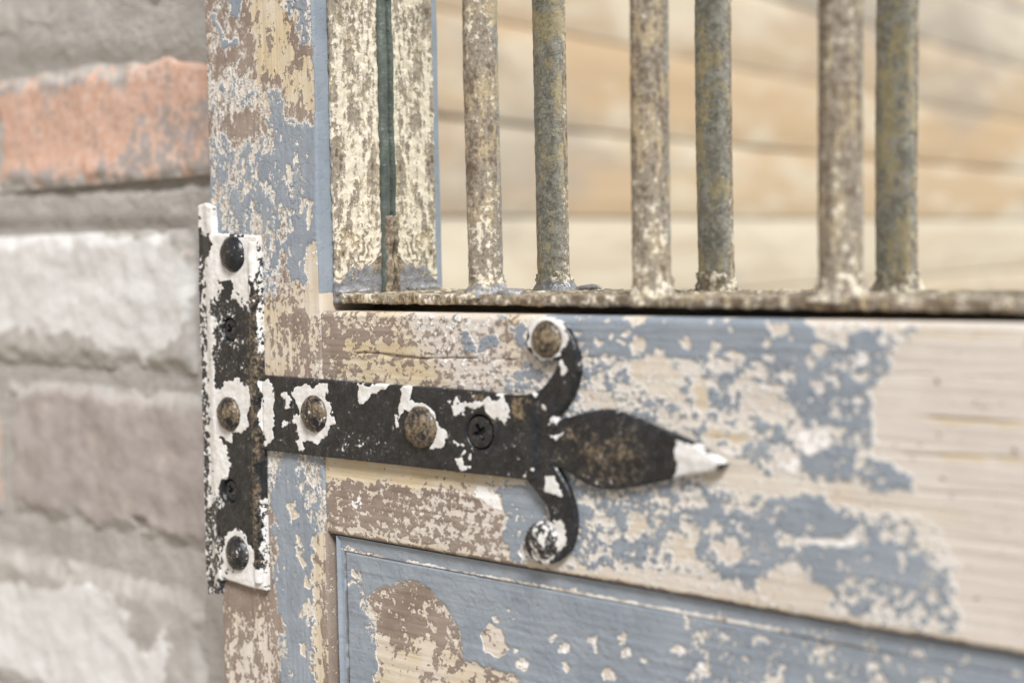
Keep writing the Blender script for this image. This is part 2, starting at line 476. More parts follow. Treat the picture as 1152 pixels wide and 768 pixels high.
# ------------------------------------------------------------------ ground
us = lines(-90, 90, .25, (-4, 4), 10.); vs_ = lines(-90, 90, .25, (-6, 2), 10.)
def ground_h(P, u, v): return .012 * fbm(P, .8, 3, seed=5), {}
gm = grid_solid(us, vs_, lambda u, v, h: np.stack([u, v, GROUND_Z + h - .02], 1), .15, ground_h, 'ground', 0)
tag(link('ground', gm, None, M_GROUND), kind='structure')

# ------------------------------------------------------------------ brick wall behind the door
Y_WALL = .078
wall = empty('brick_wall', (-.1, Y_WALL + .06, GROUND_Z))
tag(wall, 'rough old brick wall with flaking limewash behind the hinged edge of the door', 'wall')
WOFF = np.array([-.1, Y_WALL + .06, GROUND_Z])
def brick_row(py0, py1): return at(150, py1, Y=Y_WALL)[2], at(150, py0, Y=Y_WALL)[2]
rows = [brick_row(62, 207), brick_row(257, 419), brick_row(437, 606), brick_row(652, 815)]
hgt, gap = .077, .021
z = rows[0][1] + gap
while z < DOOR_TOP + .2: rows.insert(0, (z, z + hgt)); z += hgt + gap
z = rows[-1][0] - gap
while z > GROUND_Z + .03: rows.append((z - hgt, z)); z -= hgt + gap
def wall_bulge(P): return .0022 * fbm(P, .05, 3, seed=11)
WX0, WX1 = -.79, .95
mus = lines(WX0, WX1, .0018, (-.36, .0), .03); mvs = lines(GROUND_Z - .01, DOOR_TOP + .2, .0018, (-.2, .28), .03)
def mortar_h(P, u, v):
    h = .0010 * fbm(P, .018, 4, seed=21) + .0004 * fbm(P, .005, 3, seed=22)
    pp = proj(P)
    h = h + .003 * sstep(poly_sd(pp, [(-40, 216), (190, 214), (240, 205), (240, 250), (-40, 252)]), -10, 10)
    h = h + .004 * sstep(poly_sd(pp, [(-40, -60), (240, -60), (240, 66), (-40, 66)]), -20, 20)
    return h, {}
mm = grid_solid(mus, mvs, lambda u, v, h: np.stack([u, Y_WALL + .0045 - h, v], 1) - WOFF, .10, lambda P, u, v: mortar_h(P + WOFF, u, v), 'mortar', 0)
link('mortar', mm, wall, M_MORTAR)
BL, BG = .285, .014
X_JOINT = at(224, 340, Y=Y_WALL)[0]
vis_i = rows.index(brick_row(257, 419))
rnd = random.Random(4)
coarse_bricks = []
for ri, (z0, z1) in enumerate(rows):
    x = X_JOINT + BG / 2 + (0 if (ri - vis_i) % 2 == 0 else -.215) - 6 * (BL + BG)
    while x < WX1:
        a, b = max(x, WX0 + .002), min(x + BL, WX1 - .002)
        visible = z1 > -.19 and z0 < .26 and b > -.33 and a < -.03
        if b - a > .03:
            vis_row = ri - vis_i
            st = .0013 if visible else .02
            j = [rnd.uniform(-.002, .002) for _ in range(4)]
            us = lines(a, b, st); vs2 = lines(z0 + j[0], z1 + j[1], st)
            cx_, cz_ = (a + b) / 2, (z0 + z1) / 2
            loc = np.array([cx_, Y_WALL, cz_])
            sd_ = rnd.uniform(0, 50)
            def bh(P, u, v, a=a, b=b, vis_row=vis_row, visible=visible, sd_=sd_, z0=z0, z1=z1, loc=loc):
                P = P + loc; u = u + loc[0]; v = v + loc[2]
                e = np.minimum(np.minimum(u - a, b - u), np.minimum(v - z0, z1 - v))
                wob = fbm(P, .028, 4, seed=sd_ + 1)
                h = wall_bulge(P) + .0005 * fbm(P, .012, 4, seed=sd_)
                h = h - .0042 * (1 - sstep(e + .007 * wob, -.001, .011))
                pp = proj(P)
                dark = .45 * (1 - sstep(v - z0 + .004 * wob, .000, .005)) - .2  # shadow line along the brick's lower edge, painted into its colour
                lime = -.7 + 0 * u; red = -.7 + 0 * u
                if not visible:
                    red = red + .6 * (vis_row % 2)
                else:
                    bp = Paint(P, lime=-.7, red=-.7); bp.wob = np.stack([fbm(P, .02, 4, seed=3.9), fbm(P, .02, 4, seed=5.9)], 1) * 13
                    B_ = bp.poly
                    B_([(-90, 62), (240, 62), (240, 206), (-90, 214)], 18, red=-.15)
                    B_([(-90, 110), (64, 105), (105, 85), (140, 110), (160, 85), (200, 95), (150, 130), (135, 175), (100, 195), (64, 195), (-90, 190)], 26, red=.55)
                    B_([(140, 70), (235, 55), (235, 110), (205, 125), (190, 90), (150, 120)], 16, red=.55)
                    B_([(190, 105), (235, 130), (235, 170), (150, 195), (160, 150)], 26, red=.1)
                    B_([(110, 30), (150, 60), (200, 95), (170, 110), (130, 80)], 18, lime=.0)
                    B_([(-90, 262), (64, 254), (120, 266), (182, 262), (206, 284), (218, 320), (216, 362), (188, 385), (160, 410), (120, 398), (70, 372), (-90, 372)], 24, lime=.7)
                    B_([(-90, 660), (60, 656), (118, 664), (142, 690), (160, 730), (182, 705), (192, 800), (-90, 900)], 24, lime=.65)
                    lime, red = bp.f['lime'], bp.f['red']
                if vis_row == -1:
                    h = h + .004 * sstep(v, z0 + .03, z0)
                    dark = dark + .7 * sstep(poly_sd(pp, [(188, 55), (235, 60), (235, 72), (200, 68)]), -5, 4)  # darker patch in the notch cut below
                    h = h - .006 * sstep(poly_sd(pp, [(188, 55), (240, 60), (240, 72), (200, 68)]), -6, 4)
                if vis_row == 1:
                    hole = sstep(poly_sd(pp, [(146, 582), (160, 584), (163, 596), (150, 597)]), -3, 4)
                    dark = dark + 1.1 * hole; h = h - .006 * hole  # hole is coloured darker as well as sunk
                bare = (1.0 if vis_row % 2 else .1) * sstep(e + .010 * wob, .0, .014)
                return h, {'lime': lime, 'red': red, 'dark': dark, 'bare': bare}
            bmsh = grid_solid(us - loc[0], vs2 - loc[2], lambda u, v, h: np.stack([u, -h, v], 1), .075, bh, 'brick', 0)
            bo = link('brick', bmsh, wall, M_BRICK); bo.location = Vector(loc - WOFF)
        x += BL + BG

# ------------------------------------------------------------------ board wall that the mirror looks at
XW = -.80
pw = empty('board_wall', (XW, -1.6, GROUND_Z))
tag(pw, 'blurred warm wall of horizontal weathered boards, seen only reflected in the mirror behind the bars', 'wall')
rnd = random.Random(11)
zl = [at(800, q_, X=XW)[2] for q_ in (72, 160, 256)]
ph, pg = (zl[0] - zl[2]) / 2, .0045
z = zl[1] - ph * math.floor((zl[1] - GROUND_Z - .004) / ph)
while z < 1.35:
    y = .05 - rnd.uniform(0, .5); 
    y = -.03
    first = True
    while y > -6.0:
        L = 4.2
        first = False
        y1 = max(y - L, -6.0)
        us = lines(y1 + .002, y - .002, .06); vv = lines(z, z + ph - pg, .022)
        loc = np.array([XW + rnd.uniform(-.004, .004), (y + y1) / 2, z + ph / 2]); s_ = rnd.uniform(0, 90)
        me = grid_solid(us - loc[1], vv - loc[2], lambda u, v, h: np.stack([h, u, v], 1), .03,
                        lambda P, u, v, s_=s_: (.003 * fbm(P, .3, 3, seed=s_), {}), 'plank', .004)
        row = round((z - zl[1]) / ph)
        o = link('plank', me, pw, M_PLANK); tn = {0: .55, 1: .85, -1: .25, -2: .05, -3: .1}.get(row, .9 if row > 1 else .3)
        o.color = (min(1, max(0, tn + rnd.uniform(-.2, .2))), 0, 0, 1); o.location = Vector(loc - np.array([XW, -1.6, GROUND_Z]))
        y = y1
    z += ph
bk = grid_solid(lines(-6.0, -.03, .4), lines(GROUND_Z, 1.36, .4), lambda u, v, h: np.stack([h - .034, u + 1.6, v - GROUND_Z], 1), .04, lambda P, u, v: (0 * u, {}), 'backing', 0)
link('backing', bk, pw, M_PLANK).color = (.5, 0, 0, 1)

# ------------------------------------------------------------------ the door
door = empty('door', (X_EDGE, 0, GROUND_Z))
tag(door, 'weathered door with peeling blue grey paint, bare wood and a barred mirror', 'door')
DOFF = np.array([X_EDGE, 0, GROUND_Z])
DENSE_X, DENSE_Z = (-.06, .37), (-.125, .23)

def edge_dist(u, v, us, vs): return np.minimum(np.minimum(u - us[0], us[-1] - u), np.minimum(v - vs[0], vs[-1] - v))
def add_cracks(P, px, list_, width=.00035):
    """hairline splits along the grain: (x0,y0,x1,y1, strength) in photo pixels"""
    c = np.zeros(len(P)); w = 14 * fbm(P, .03, 3, seed=31) * .12
    for x0, y0, x1, y1, s in list_:
        t = np.clip((px[:, 0] - x0) / (x1 - x0), 0, 1)
        d = np.abs(px[:, 1] + w - (y0 + (y1 - y0) * t))
        on = sstep(px[:, 0], x0 - 4, x0 + 8) * (1 - sstep(px[:, 0], x1 - 8, x1 + 4))
        c = np.maximum(c, on * s * (1 - sstep(d, .4, 1.9)) * sstep(fbm(P, .02, 2, seed=x0 * .01), -.9, -.2))
    return c
def wood_fields(P, along, seed, painter, scale=.0062, stretch=(1, 1, 1), defaults=None):  # paint coats of one board
    d = dict(blue=-.6, brown=-.2, pale=-.8, tan=.1, amp=1.0); d.update(defaults or {})
    pt = Paint(P, **d); pt.soft = 1.8
    if painter: painter(pt)
    f = pt.f
    n1 = fbm(P, scale, 5, .72, seed=seed, stretch=stretch)
    lm = sstep(fbm(P, .022, 2, seed=seed + 14), -.25, .35)
    n1 = n1 * (1 - lm) + lm * fbm(P, scale * 2.1, 6, .70, seed=seed + 2, stretch=stretch)
    n2 = fbm(P, scale * .9, 4, .74, seed=seed + 4, stretch=stretch)
    n3 = fbm(P, scale * .6, 4, .6, seed=seed + 9)
    blue = f['blue'] * .85 + n1 * .88 * f['amp']
    brown = f['brown'] * .68 + n2 * 1.0
    pale = f['pale'] + n3 * .5
    return pt, blue, brown, pale, f['tan']
def wood_part(name, x0, x1, z0, z1, yface, depth, along, seed, painter=None, cracks=(), scale=.0062, stretch=(1, 1, 1),
              defaults=None, rnd_e=.0014, edge_wear=0.0, jamb=False, low_edge=False, parent=None, step=STEP):
    us = lines(x0, x1, step, DENSE_X, .03); vs = lines(z0, z1, step, DENSE_Z, .03)
    def fn(P, u, v):
        P = P + DOFF
        pt, blue, brown, pale, tan = wood_fields(P, along, seed, painter, scale, stretch, defaults)
        e = edge_dist(u, v, us - DOFF[0], vs - DOFF[2])
        if edge_wear:
            w = edge_wear * (1 - sstep(e + .0012 * fbm(P, .004, 3, seed=seed + 20), .0004, .0022))
            blue = blue - w; brown = brown - w * .5; tan = tan + w * .5
        if jamb:
            w = (1 - sstep(X_JAMB - P[:, 0], .0004, .0011)) * sstep(P[:, 2] + .003 * fbm(P, .005, 3, seed=71), at(357, 335)[2], at(357, 326)[2])
            blue = blue * (1 - w) + 1.2 * w; pale = pale * (1 - w) - 1.5 * w
            w = (1 - sstep(X_JAMB - P[:, 0], .0004, .0011)) * (1 - sstep(P[:, 2], Z_RB, Z_RB + .01))
            blue = blue * (1 - w) - .9 * w; brown = brown * (1 - w) + .2 * w
        if low_edge:
            w = 1 - sstep(P[:, 2] - z0 + .0006 * fbm(P, .006, 3, seed=77), .0006, .0024)
            blue = blue - 1.2 * w; brown = brown + w * (.9 + .5 * sstep(P[:, 0], .10, .2)); tan = tan + .6 * w
        ck = add_cracks(P, pt.px, cracks) if cracks else 0 * u
        gu, gv = (P[:, 0], P[:, 2]) if along == 'x' else (P[:, 2], P[:, 0])
        gst = (22, 1, 1) if along == 'x' else (1, 1, 22)
        h = .00016 * fbm(P, .0025, 3, seed=seed + 30, stretch=gst) + .0005 * fbm(P, .05, 2, seed=seed + 31)
        h = h + .00028 * sstep(blue, -.05, .05) + .00014 * sstep(brown, -.1, .1) - .0007 * ck
        h = h * np.clip(e / .0006, 0, 1)
        return h, dict(blue=blue, brown=brown, pale=pale, tan=tan, crack=ck, gu=gu + seed, gv=gv)
    me = grid_solid(us - DOFF[0], vs - DOFF[2], lambda u, v, h: np.stack([u, yface - h, v], 1), depth, fn, name, rnd_e)
    return link(name, me, parent or door, M_WOOD)

def paint_stile(p):
    P = p.poly
    P([(225, -20), (300, -20), (300, 160), (225, 165)], 8, brown=.50, blue=-.75, amp=.9)
    P([(283, -20), (318, -20), (332, 20), (336, 55), (354, 50), (354, 138), (328, 126), (312, 92), (296, 98), (284, 60)], 12, brown=-.45, blue=-1.2, tan=.85)
    P([(326, 15), (342, 22), (344, 70), (332, 78), (326, 45)], 6, brown=.45)
    P([(278, 76), (312, 84), (322, 108), (340, 114), (354, 138), (312, 134), (290, 142), (276, 120)], 6, brown=.30, tan=.6)
    P([(316, -20), (358, -20), (357, 16), (345, 22), (335, 12), (322, 22)], 7, blue=.1, pale=-.05, brown=-.2)
    P([(257, -5), (274, -5), (268, 20), (260, 20)], 4, .6, blue=.6)
    P([(237, 18), (241, 17), (248, 30), (252, 44), (266, 45), (268, 52), (252, 55), (246, 42)], 4, .4, blue=.45)
    P([(258, 70), (272, 68), (272, 78), (258, 80)], 5, pale=.05)
    P([(232, 92), (262, 82), (300, 98), (285, 118), (260, 125), (236, 132)], 10, brown=.0, pale=-.15, blue=-.15)
    P([(232, 150), (268, 140), (276, 165), (290, 170), (312, 140), (322, 330), (292, 345), (286, 262), (234, 262)], 12, brown=.25, blue=.06, pale=-.42, tan=.35, amp=1.15)
    P([(254, 142), (282, 128), (284, 150), (262, 166)], 8, brown=.8, blue=-.8)
    P([(308, 138), (352, 146), (368, 140), (372, 345), (346, 330), (336, 318), (320, 325), (312, 250)], 8, blue=.52, brown=-.1, pale=-.6)
    P([(320, 180), (345, 172), (347, 240), (330, 262), (318, 240)], 10, blue=.02, pale=-.15, brown=-.6)
    P([(317, 235), (324, 235), (325, 335), (314, 335)], 5, brown=.6, blue=-.6)
    P([(355, -20), (380, -20), (380, 300), (358, 280), (355, 150)], 4, .4, blue=1.3, pale=-1.5)
    P([(346, 225), (352, 225), (352, 258), (347, 258)], 4, .6, blue=-.8, brown=-1, tan=.5)
    P([(294, 335), (320, 326), (336, 318), (346, 322), (362, 345), (362, 440), (290, 430)], 9, blue=-1.1, brown=.02, tan=.45, pale=-.9)
    P([(292, 345), (312, 345), (310, 425), (292, 425)], 8, brown=-.4, tan=.6)
    P([(345, 300), (347, 280), (354, 271), (360, 285), (366, 315), (385, 352), (350, 352), (336, 345), (346, 325)], 5, .5, blue=-1.3, brown=-1, tan=.35, pale=-.30)
    P([(354, 271), (360, 285), (370, 318), (385, 352), (366, 350), (361, 320)], 4, .5, pale=.35)
    # below the strap
    P([(294, 505), (372, 505), (372, 790), (240, 790), (240, 640)], 6, blue=.0, brown=.2, pale=-.45, tan=.3)
    P([(296, 508), (320, 508), (322, 555), (300, 560)], 8, blue=-.3, pale=.0, brown=.1)
    P([(308, 545), (320, 510), (331, 510), (332, 545), (352, 590), (356, 612), (350, 660), (352, 790), (330, 790), (318, 700), (312, 640)], 6, blue=.75, brown=-.2, pale=-1)
    P([(334, 512), (360, 512), (360, 545), (345, 560), (334, 555)], 7, blue=-.2, brown=.25)
    P([(247, 630), (304, 560), (312, 620), (318, 690), (328, 790), (244, 790)], 6, blue=-1.1, brown=.55, tan=.4, pale=-.7)
    P([(256, 712), (284, 690), (312, 700), (314, 790), (254, 790)], 14, brown=-.12, tan=.1, pale=-.5)
    P([(305, 634), (311, 632), (317, 668), (320, 690), (313, 690)], 3, .4, blue=.35)
    P([(314, 712), (320, 715), (325, 750), (328, 790), (317, 790)], 3, .4, blue=.35)
    P([(352, 600), (367, 600), (371, 680), (373, 790), (356, 790), (352, 690)], 5, .7, blue=-.95, brown=-.4, tan=.55, pale=-.5)
    P([(363, 620), (367, 620), (370, 790), (365, 790)], 4, .4, brown=.5)
    for x, y, a, b in ((340, 632, 4, 12), (344, 655, 4, 10), (345, 690, 5, 16), (342, 730, 4, 7), (338, 610, 3, 9), (330, 575, 3, 14)):
        p.blob(x, y, a, b, blue=-.7, brown=-1, tan=.5)

def paint_rail(p):
    P = p.poly
    P([(350, 335), (600, 340), (590, 445), (350, 440)], 10, blue=-1.2, brown=.05, tan=.55, pale=-.7)
    P([(356, 340), (440, 345), (430, 378), (395, 395), (356, 432)], 10, brown=.55, tan=.4)
    P([(375, 350), (435, 352), (428, 366), (385, 372)], 8, brown=-.15, pale=-.2)
    P([(388, 382), (480, 388), (478, 404), (392, 400)], 5, brown=-.5, tan=.9)
    P([(405, 406), (500, 410), (500, 432), (402, 428)], 7, brown=-.45, tan=.8)
    P([(450, 345), (560, 346), (580, 440), (520, 438), (480, 400)], 14, brown=-.30, tan=-.1, pale=-.12)
    P([(470, 345), (560, 346), (560, 352), (470, 352)], 5, blue=.0)
    P([(506, 350), (516, 350), (515, 362), (508, 362)], 4, .7, blue=.6)
    P([(520, 372), (528, 370), (533, 386), (535, 394), (523, 392)], 3, .6, blue=.7)
    P([(537, 379), (558, 376), (562, 390), (548, 397), (538, 394)], 3, .6, blue=.7)
    P([(558, 354), (572, 356), (573, 362), (560, 360)], 3, .6, blue=.6)
    P([(576, 370), (592, 362), (596, 390), (584, 396), (576, 388)], 5, .7, blue=.35)
    P([(563, 416), (582, 416), (590, 398), (606, 412), (622, 428), (605, 442), (566, 438)], 5, .8, blue=.22, pale=-.35)
    # right half
    P([(590, 340), (1180, 340), (1180, 790), (560, 650), (570, 545), (600, 535)], 10, blue=-.05, brown=-1, tan=-.05, pale=-.28)
    P([(600, 345), (1000, 345), (985, 372), (950, 386), (870, 398), (790, 404), (735, 402), (690, 400), (650, 400), (630, 372)], 8, blue=.75, pale=-.8)
    P([(612, 340), (900, 342), (900, 362), (612, 358)], 6, blue=1.1, pale=-1.2)
    P([(650, 398), (720, 402), (800, 408), (880, 412), (890, 470), (820, 495), (740, 478), (690, 462), (650, 460)], 10, blue=-.08, pale=-.25, tan=.0)
    P([(712, 405), (752, 402), (768, 430), (770, 452), (740, 445), (716, 430)], 6, blue=-.75, tan=.25)
    P([(780, 428), (795, 428), (796, 462), (782, 460)], 4, .5, blue=-.9, tan=.6)
    P([(655, 440), (685, 440), (688, 460), (658, 462)], 5, blue=-.8, tan=.2)
    P([(792, 484), (842, 486), (842, 496), (792, 496)], 5, blue=-1, tan=.75)
    P([(855, 372), (912, 368), (912, 402), (860, 408)], 6, blue=.75)
    P([(880, 402), (935, 388), (985, 380), (1008, 396), (1010, 428), (985, 440), (990, 470), (978, 492), (940, 482), (905, 470), (885, 440)], 9, blue=.16, pale=-.28)
    P([(906, 360), (985, 350), (998, 368), (980, 372), (965, 372), (955, 385), (935, 385), (918, 380)], 5, blue=-.9, pale=-.15)
    P([(957, 375), (976, 370), (994, 392), (985, 398), (958, 390)], 4, .5, blue=.8)
    P([(955, 395), (980, 398), (978, 412), (960, 412)], 5, pale=.2, blue=-.3)
    P([(830, 435), (878, 432), (880, 466), (838, 470)], 7, blue=-.7, pale=-.2)
    P([(895, 486), (936, 484), (936, 508), (898, 505)], 5, blue=-.9, pale=.2)
    P([(985, 440), (1040, 360), (1190, 350), (1190, 790), (1085, 720), (1078, 640), (1040, 560), (1020, 535), (985, 500)], 9, blue=-1.3, tan=-.2, pale=-.7, brown=-1)
    P([(1030, 468), (1150, 472), (1150, 479), (1060, 476)], 4, .6, tan=.9)
    P([(1055, 509), (1150, 514), (1150, 521), (1060, 516)], 4, .6, tan=.9)
    P([(1010, 372), (1150, 374), (1150, 384), (1020, 380)], 5, .6, tan=.5)
    P([(900, 510), (925, 505), (945, 498), (962, 505), (960, 525), (985, 530), (1003, 515), (1002, 530), (1026, 536), (1026, 552), (1005, 545), (975, 538), (905, 532)], 5, .8, blue=.35)
    P([(870, 512), (900, 512), (900, 534), (872, 530)], 5, blue=-.8, pale=.15)
    P([(800, 500), (870, 540), (1040, 556), (1100, 585), (1060, 592), (990, 575), (955, 570), (900, 556), (820, 548), (785, 538)], 8, blue=-.95, tan=.15, pale=-.5)
    # lower half
    P([(640, 555), (700, 548), (790, 545), (830, 560), (800, 580), (770, 610), (740, 650), (650, 640)], 9, blue=.05, pale=-.22)
    P([(780, 585), (850, 580), (875, 600), (905, 625), (870, 640), (850, 670), (830, 665), (800, 640)], 8, blue=.22, pale=-.35)
    P([(882, 565), (905, 560), (925, 558), (945, 572), (955, 595), (940, 605), (900, 606), (880, 595)], 6, .8, blue=.42)
    P([(900, 612), (960, 612), (990, 600), (1005, 610), (1015, 622), (1050, 632), (1070, 652), (1058, 664), (1040, 668), (1010, 660), (975, 650), (935, 660), (912, 640)], 6, .8, blue=.40, pale=-.4)
    P([(878, 606), (960, 604), (962, 614), (880, 612)], 4, .6, blue=-.8, pale=.15)
    P([(850, 650), (880, 640), (912, 650), (935, 664), (930, 690), (850, 674)], 6, blue=-.85, tan=.1)
    P([(950, 688), (966, 672), (985, 688), (960, 696)], 4, .6, blue=.35)
    P([(705, 575), (725, 578), (724, 600), (708, 600)], 5, blue=-.8, tan=.3)
    P([(755, 602), (780, 604), (780, 628), (758, 626)], 5, blue=-.9, tan=.35)
    P([(800, 600), (822, 605), (830, 625), (812, 632)], 5, blue=-.7, tan=.1)
    P([(690, 635), (740, 640), (800, 650), (845, 668), (840, 690), (700, 665)], 8, blue=-.6)
    P([(575, 625), (1190, 735), (1190, 790), (575, 690)], 10, blue=-.9, tan=.2)
    # below the strap
    P([(350, 505), (560, 538), (566, 560), (562, 590), (572, 612), (580, 650), (350, 610)], 5, blue=-1.3, brown=.30, tan=.25, pale=-.8)
    P([(362, 508), (590, 538), (548, 552), (470, 548), (430, 540), (362, 536)], 6, brown=-1, tan=1.0)
    P([(480, 548), (560, 548), (575, 645), (500, 628), (450, 620)], 25, brown=-.02, tan=-.05)
    P([(365, 592), (420, 598), (480, 612), (560, 632), (580, 650), (365, 612)], 6, brown=-.5, tan=.35, pale=-.4)
    P([(395, 560), (405, 558), (408, 570), (398, 572)], 4, pale=.2)
    P([(532, 545), (558, 546), (566, 575), (545, 568), (535, 558)], 4, .7, pale=.3, brown=-1)
    P([(556, 545), (600, 542), (628, 575), (600, 600), (592, 640), (580, 640), (570, 600), (572, 580)], 5, blue=.42, pale=-.5)
    P([(582, 622), (595, 612), (600, 632), (585, 634)], 4, pale=.3, blue=-.5)
    p2 = random.Random(3)
    for _ in range(26):
        p.blob(p2.uniform(640, 900), p2.uniform(362, 405), p2.uniform(1.8, 5), p2.uniform(1.8, 5), 3, blue=-.45, pale=-.1)
    for x, y, a, b in ((718, 388, 9, 10), (715, 360, 12, 4), (803, 392, 6, 12), (672, 382, 4, 5), (826, 399, 11, 3), (686, 360, 4, 3), (652, 374, 4, 4), (654, 388, 5, 4), (770, 386, 7, 4), (864, 384, 6, 5), (878, 368, 8, 6), (918, 392, 6, 6)):
        p.blob(x, y, a, b, blue=-.8, pale=-.2, tan=.2)

def paint_panel(p):
    P = p.poly
    P([(412, 690), (414, 672), (428, 662), (446, 654), (476, 656), (500, 682), (516, 706), (520, 738), (548, 752), (575, 756), (605, 790), (420, 790), (424, 735)], 4, .6, blue=-1.3, brown=.35, tan=.25, amp=.6, pale=-.8)
    P([(424, 712), (470, 712), (512, 735), (575, 758), (605, 800), (420, 800)], 10, brown=-.35, tan=.4)
    P([(432, 730), (470, 734), (470, 800), (428, 800)], 5, brown=-.9, tan=.6)
    P([(538, 712), (548, 704), (562, 706), (573, 730), (562, 738), (546, 734)], 3, .6, blue=-1, brown=-.3, tan=.1, pale=-.4)
    P([(398, 640), (404, 640), (418, 680), (422, 720), (414, 720), (406, 680)], 5, blue=-.1)
    P([(760, 690), (840, 700), (1190, 760), (1190, 850), (760, 850)], 40, blue=.10, pale=-.4, brown=-.8, amp=1.0)
    P([(800, 706), (930, 728), (960, 745), (880, 740), (820, 722)], 8, blue=-.1, pale=-.2)
    for x, y, r in ((557, 699, 3.5), (574, 697, 2.5), (587, 750, 7), (578, 734, 3), (622, 717, 4), (635, 728, 7), (668, 720, 5), (671, 728, 5.5), (698, 718, 5), (700, 726, 4), (708, 735, 5),
                    (724, 740, 3.5), (686, 760, 6), (765, 730, 6), (792, 752, 7), (606, 683, 2), (570, 684, 2), (396, 655, 3), (401, 643, 4), (640, 750, 3)):
        p.blob(x, y, r, r * 1.1, 3, blue=-.8, pale=.05, brown=-1)

wood_part('stile', X_EDGE, X_JAMB, GROUND_Z + .004, DOOR_TOP, 0, .044, 'z', 1.0, paint_stile, scale=.0036, stretch=(1, 1, 1.9),
          defaults=dict(blue=.0, brown=.2), rnd_e=.0013, jamb=True)
wood_part('rail', X_RAIL + .0004, DOOR_W - .075, Z_RB, Z_RT, .0006, .042, 'x', 2.0, paint_rail, scale=.0034, stretch=(1.25, 1, 1),
          cracks=[(395, 397, 470, 401, .8), (420, 401, 585, 404, .9), (640, 402, 690, 404, .5), (1020, 372, 1150, 374, .5), (1000, 421, 1150, 424, .45), (1040, 470, 1150, 475, .7),
                  (800, 492, 850, 497, .45), (1010, 511, 1150, 516, .6), (1030, 552, 1150, 560, .5), (900, 556, 1040, 575, .35), (1000, 600, 1150, 615, .35), (380, 560, 560, 590, .25), (1060, 670, 1150, 682, .4)],
          rnd_e=.0022, edge_wear=.5, low_edge=True)
# unseen remainder of the frame, plain
wood_part('stile', DOOR_W - .072, DOOR_W, GROUND_Z + .004, DOOR_TOP, 0, .044, 'z', 3.0, None, defaults=dict(blue=.1))
wood_part('rail', X_JAMB + .001, DOOR_W - .073, DOOR_TOP - .075, DOOR_TOP, .0006, .042, 'x', 4.0, None, defaults=dict(blue=.1))
wood_part('rail', X_JAMB + .001, DOOR_W - .073, GROUND_Z + .01, GROUND_Z + .11, .0006, .042, 'x', 5.0, None, defaults=dict(blue=.1))

# recessed lower panel and the sloping mouldings that frame it
Y_PANEL = .0036
X_P0 = X_JAMB + .0040 + .0006
MT, ML = .0066, .0030
zp_top = Z_RB - MT
wood_part('panel', X_P0 + ML, DOOR_W - .074, GROUND_Z + .112, zp_top, Y_PANEL, .016, 'x', 6.0, paint_panel, scale=.006, defaults=dict(blue=.95, brown=-.2, pale=-1, amp=.55), rnd_e=.0009, edge_wear=.0)
def moulding(name, a, b, s, horizontal, painter, seed):
    us = lines(a, b, STEP, DENSE_X if horizontal else DENSE_Z, .03); vs = lines(0, s, STEP)
    def tw(u, v, h):
        t = v / s
        y = .0012 + (Y_PANEL - .0006 - .0012) * (1 - (1 - t) ** 7) - h
        if horizontal: return np.stack([u, y, Z_RB - .0002 - v], 1) - DOFF
        return np.stack([X_P0 - .0004 + v, y, u], 1) - DOFF
    def fn(P, u, v):
        P = P + DOFF
        pt, blue, brown, pale, tan = wood_fields(P, 'x', seed, painter, .005, defaults=dict(blue=.9, brown=-.3, pale=-1, amp=.55))
        if horizontal:
            e = 1 - sstep(np.abs(v - (s - .0008)) + .0006 * fbm(P, .003, 3, seed=41), .0003, .0008)
            blue = blue - 1.7 * e * sstep(fbm(P, .02, 3, seed=43), -.6, .0) * (1 - sstep(P[:, 0], .235, .25))
            pale = pale + 1.6 * e * sstep(fbm(P, .02, 3, seed=43), -.5, .2) * (1 - sstep(P[:, 0], .235, .25))
        ck = 0 * u
        if not horizontal: ck = .75 * (1 - sstep(s - v, .0003, .0010)) * sstep(fbm(P, .006, 3, seed=44), -.9, .2)
        gu, gv = (P[:, 0], P[:, 2]) if horizontal else (P[:, 2], P[:, 0])
        return .00012 * fbm(P, .004, 3, seed=seed), dict(blue=blue, brown=brown, pale=pale, tan=tan, crack=ck, gu=gu, gv=gv)
    return link(name, grid_solid(us, vs, tw, .010, fn, name, .0004), door, M_WOOD)
def paint_moulding(p):
    p.poly([(770, 680), (850, 690), (1190, 750), (1190, 800), (760, 720)], 30, blue=.12, pale=-.45, amp=1.0)
    p.poly([(640, 655), (760, 680), (760, 700), (640, 680)], 20, blue=.5)
    p.blob(642, 668, 3, 7, blue=-.9, pale=.3); p.blob(765, 695, 5, 9, blue=-.9, pale=.2)
    p.blob(398, 618, 8, 3, blue=-.3, pale=-.1)
moulding('moulding', X_P0 + ML * .2, DOOR_W - .074, MT, True, paint_moulding, 7.0)
moulding('moulding', GROUND_Z + .112, Z_RB - .0004, ML + .0004, False, None, 8.0)

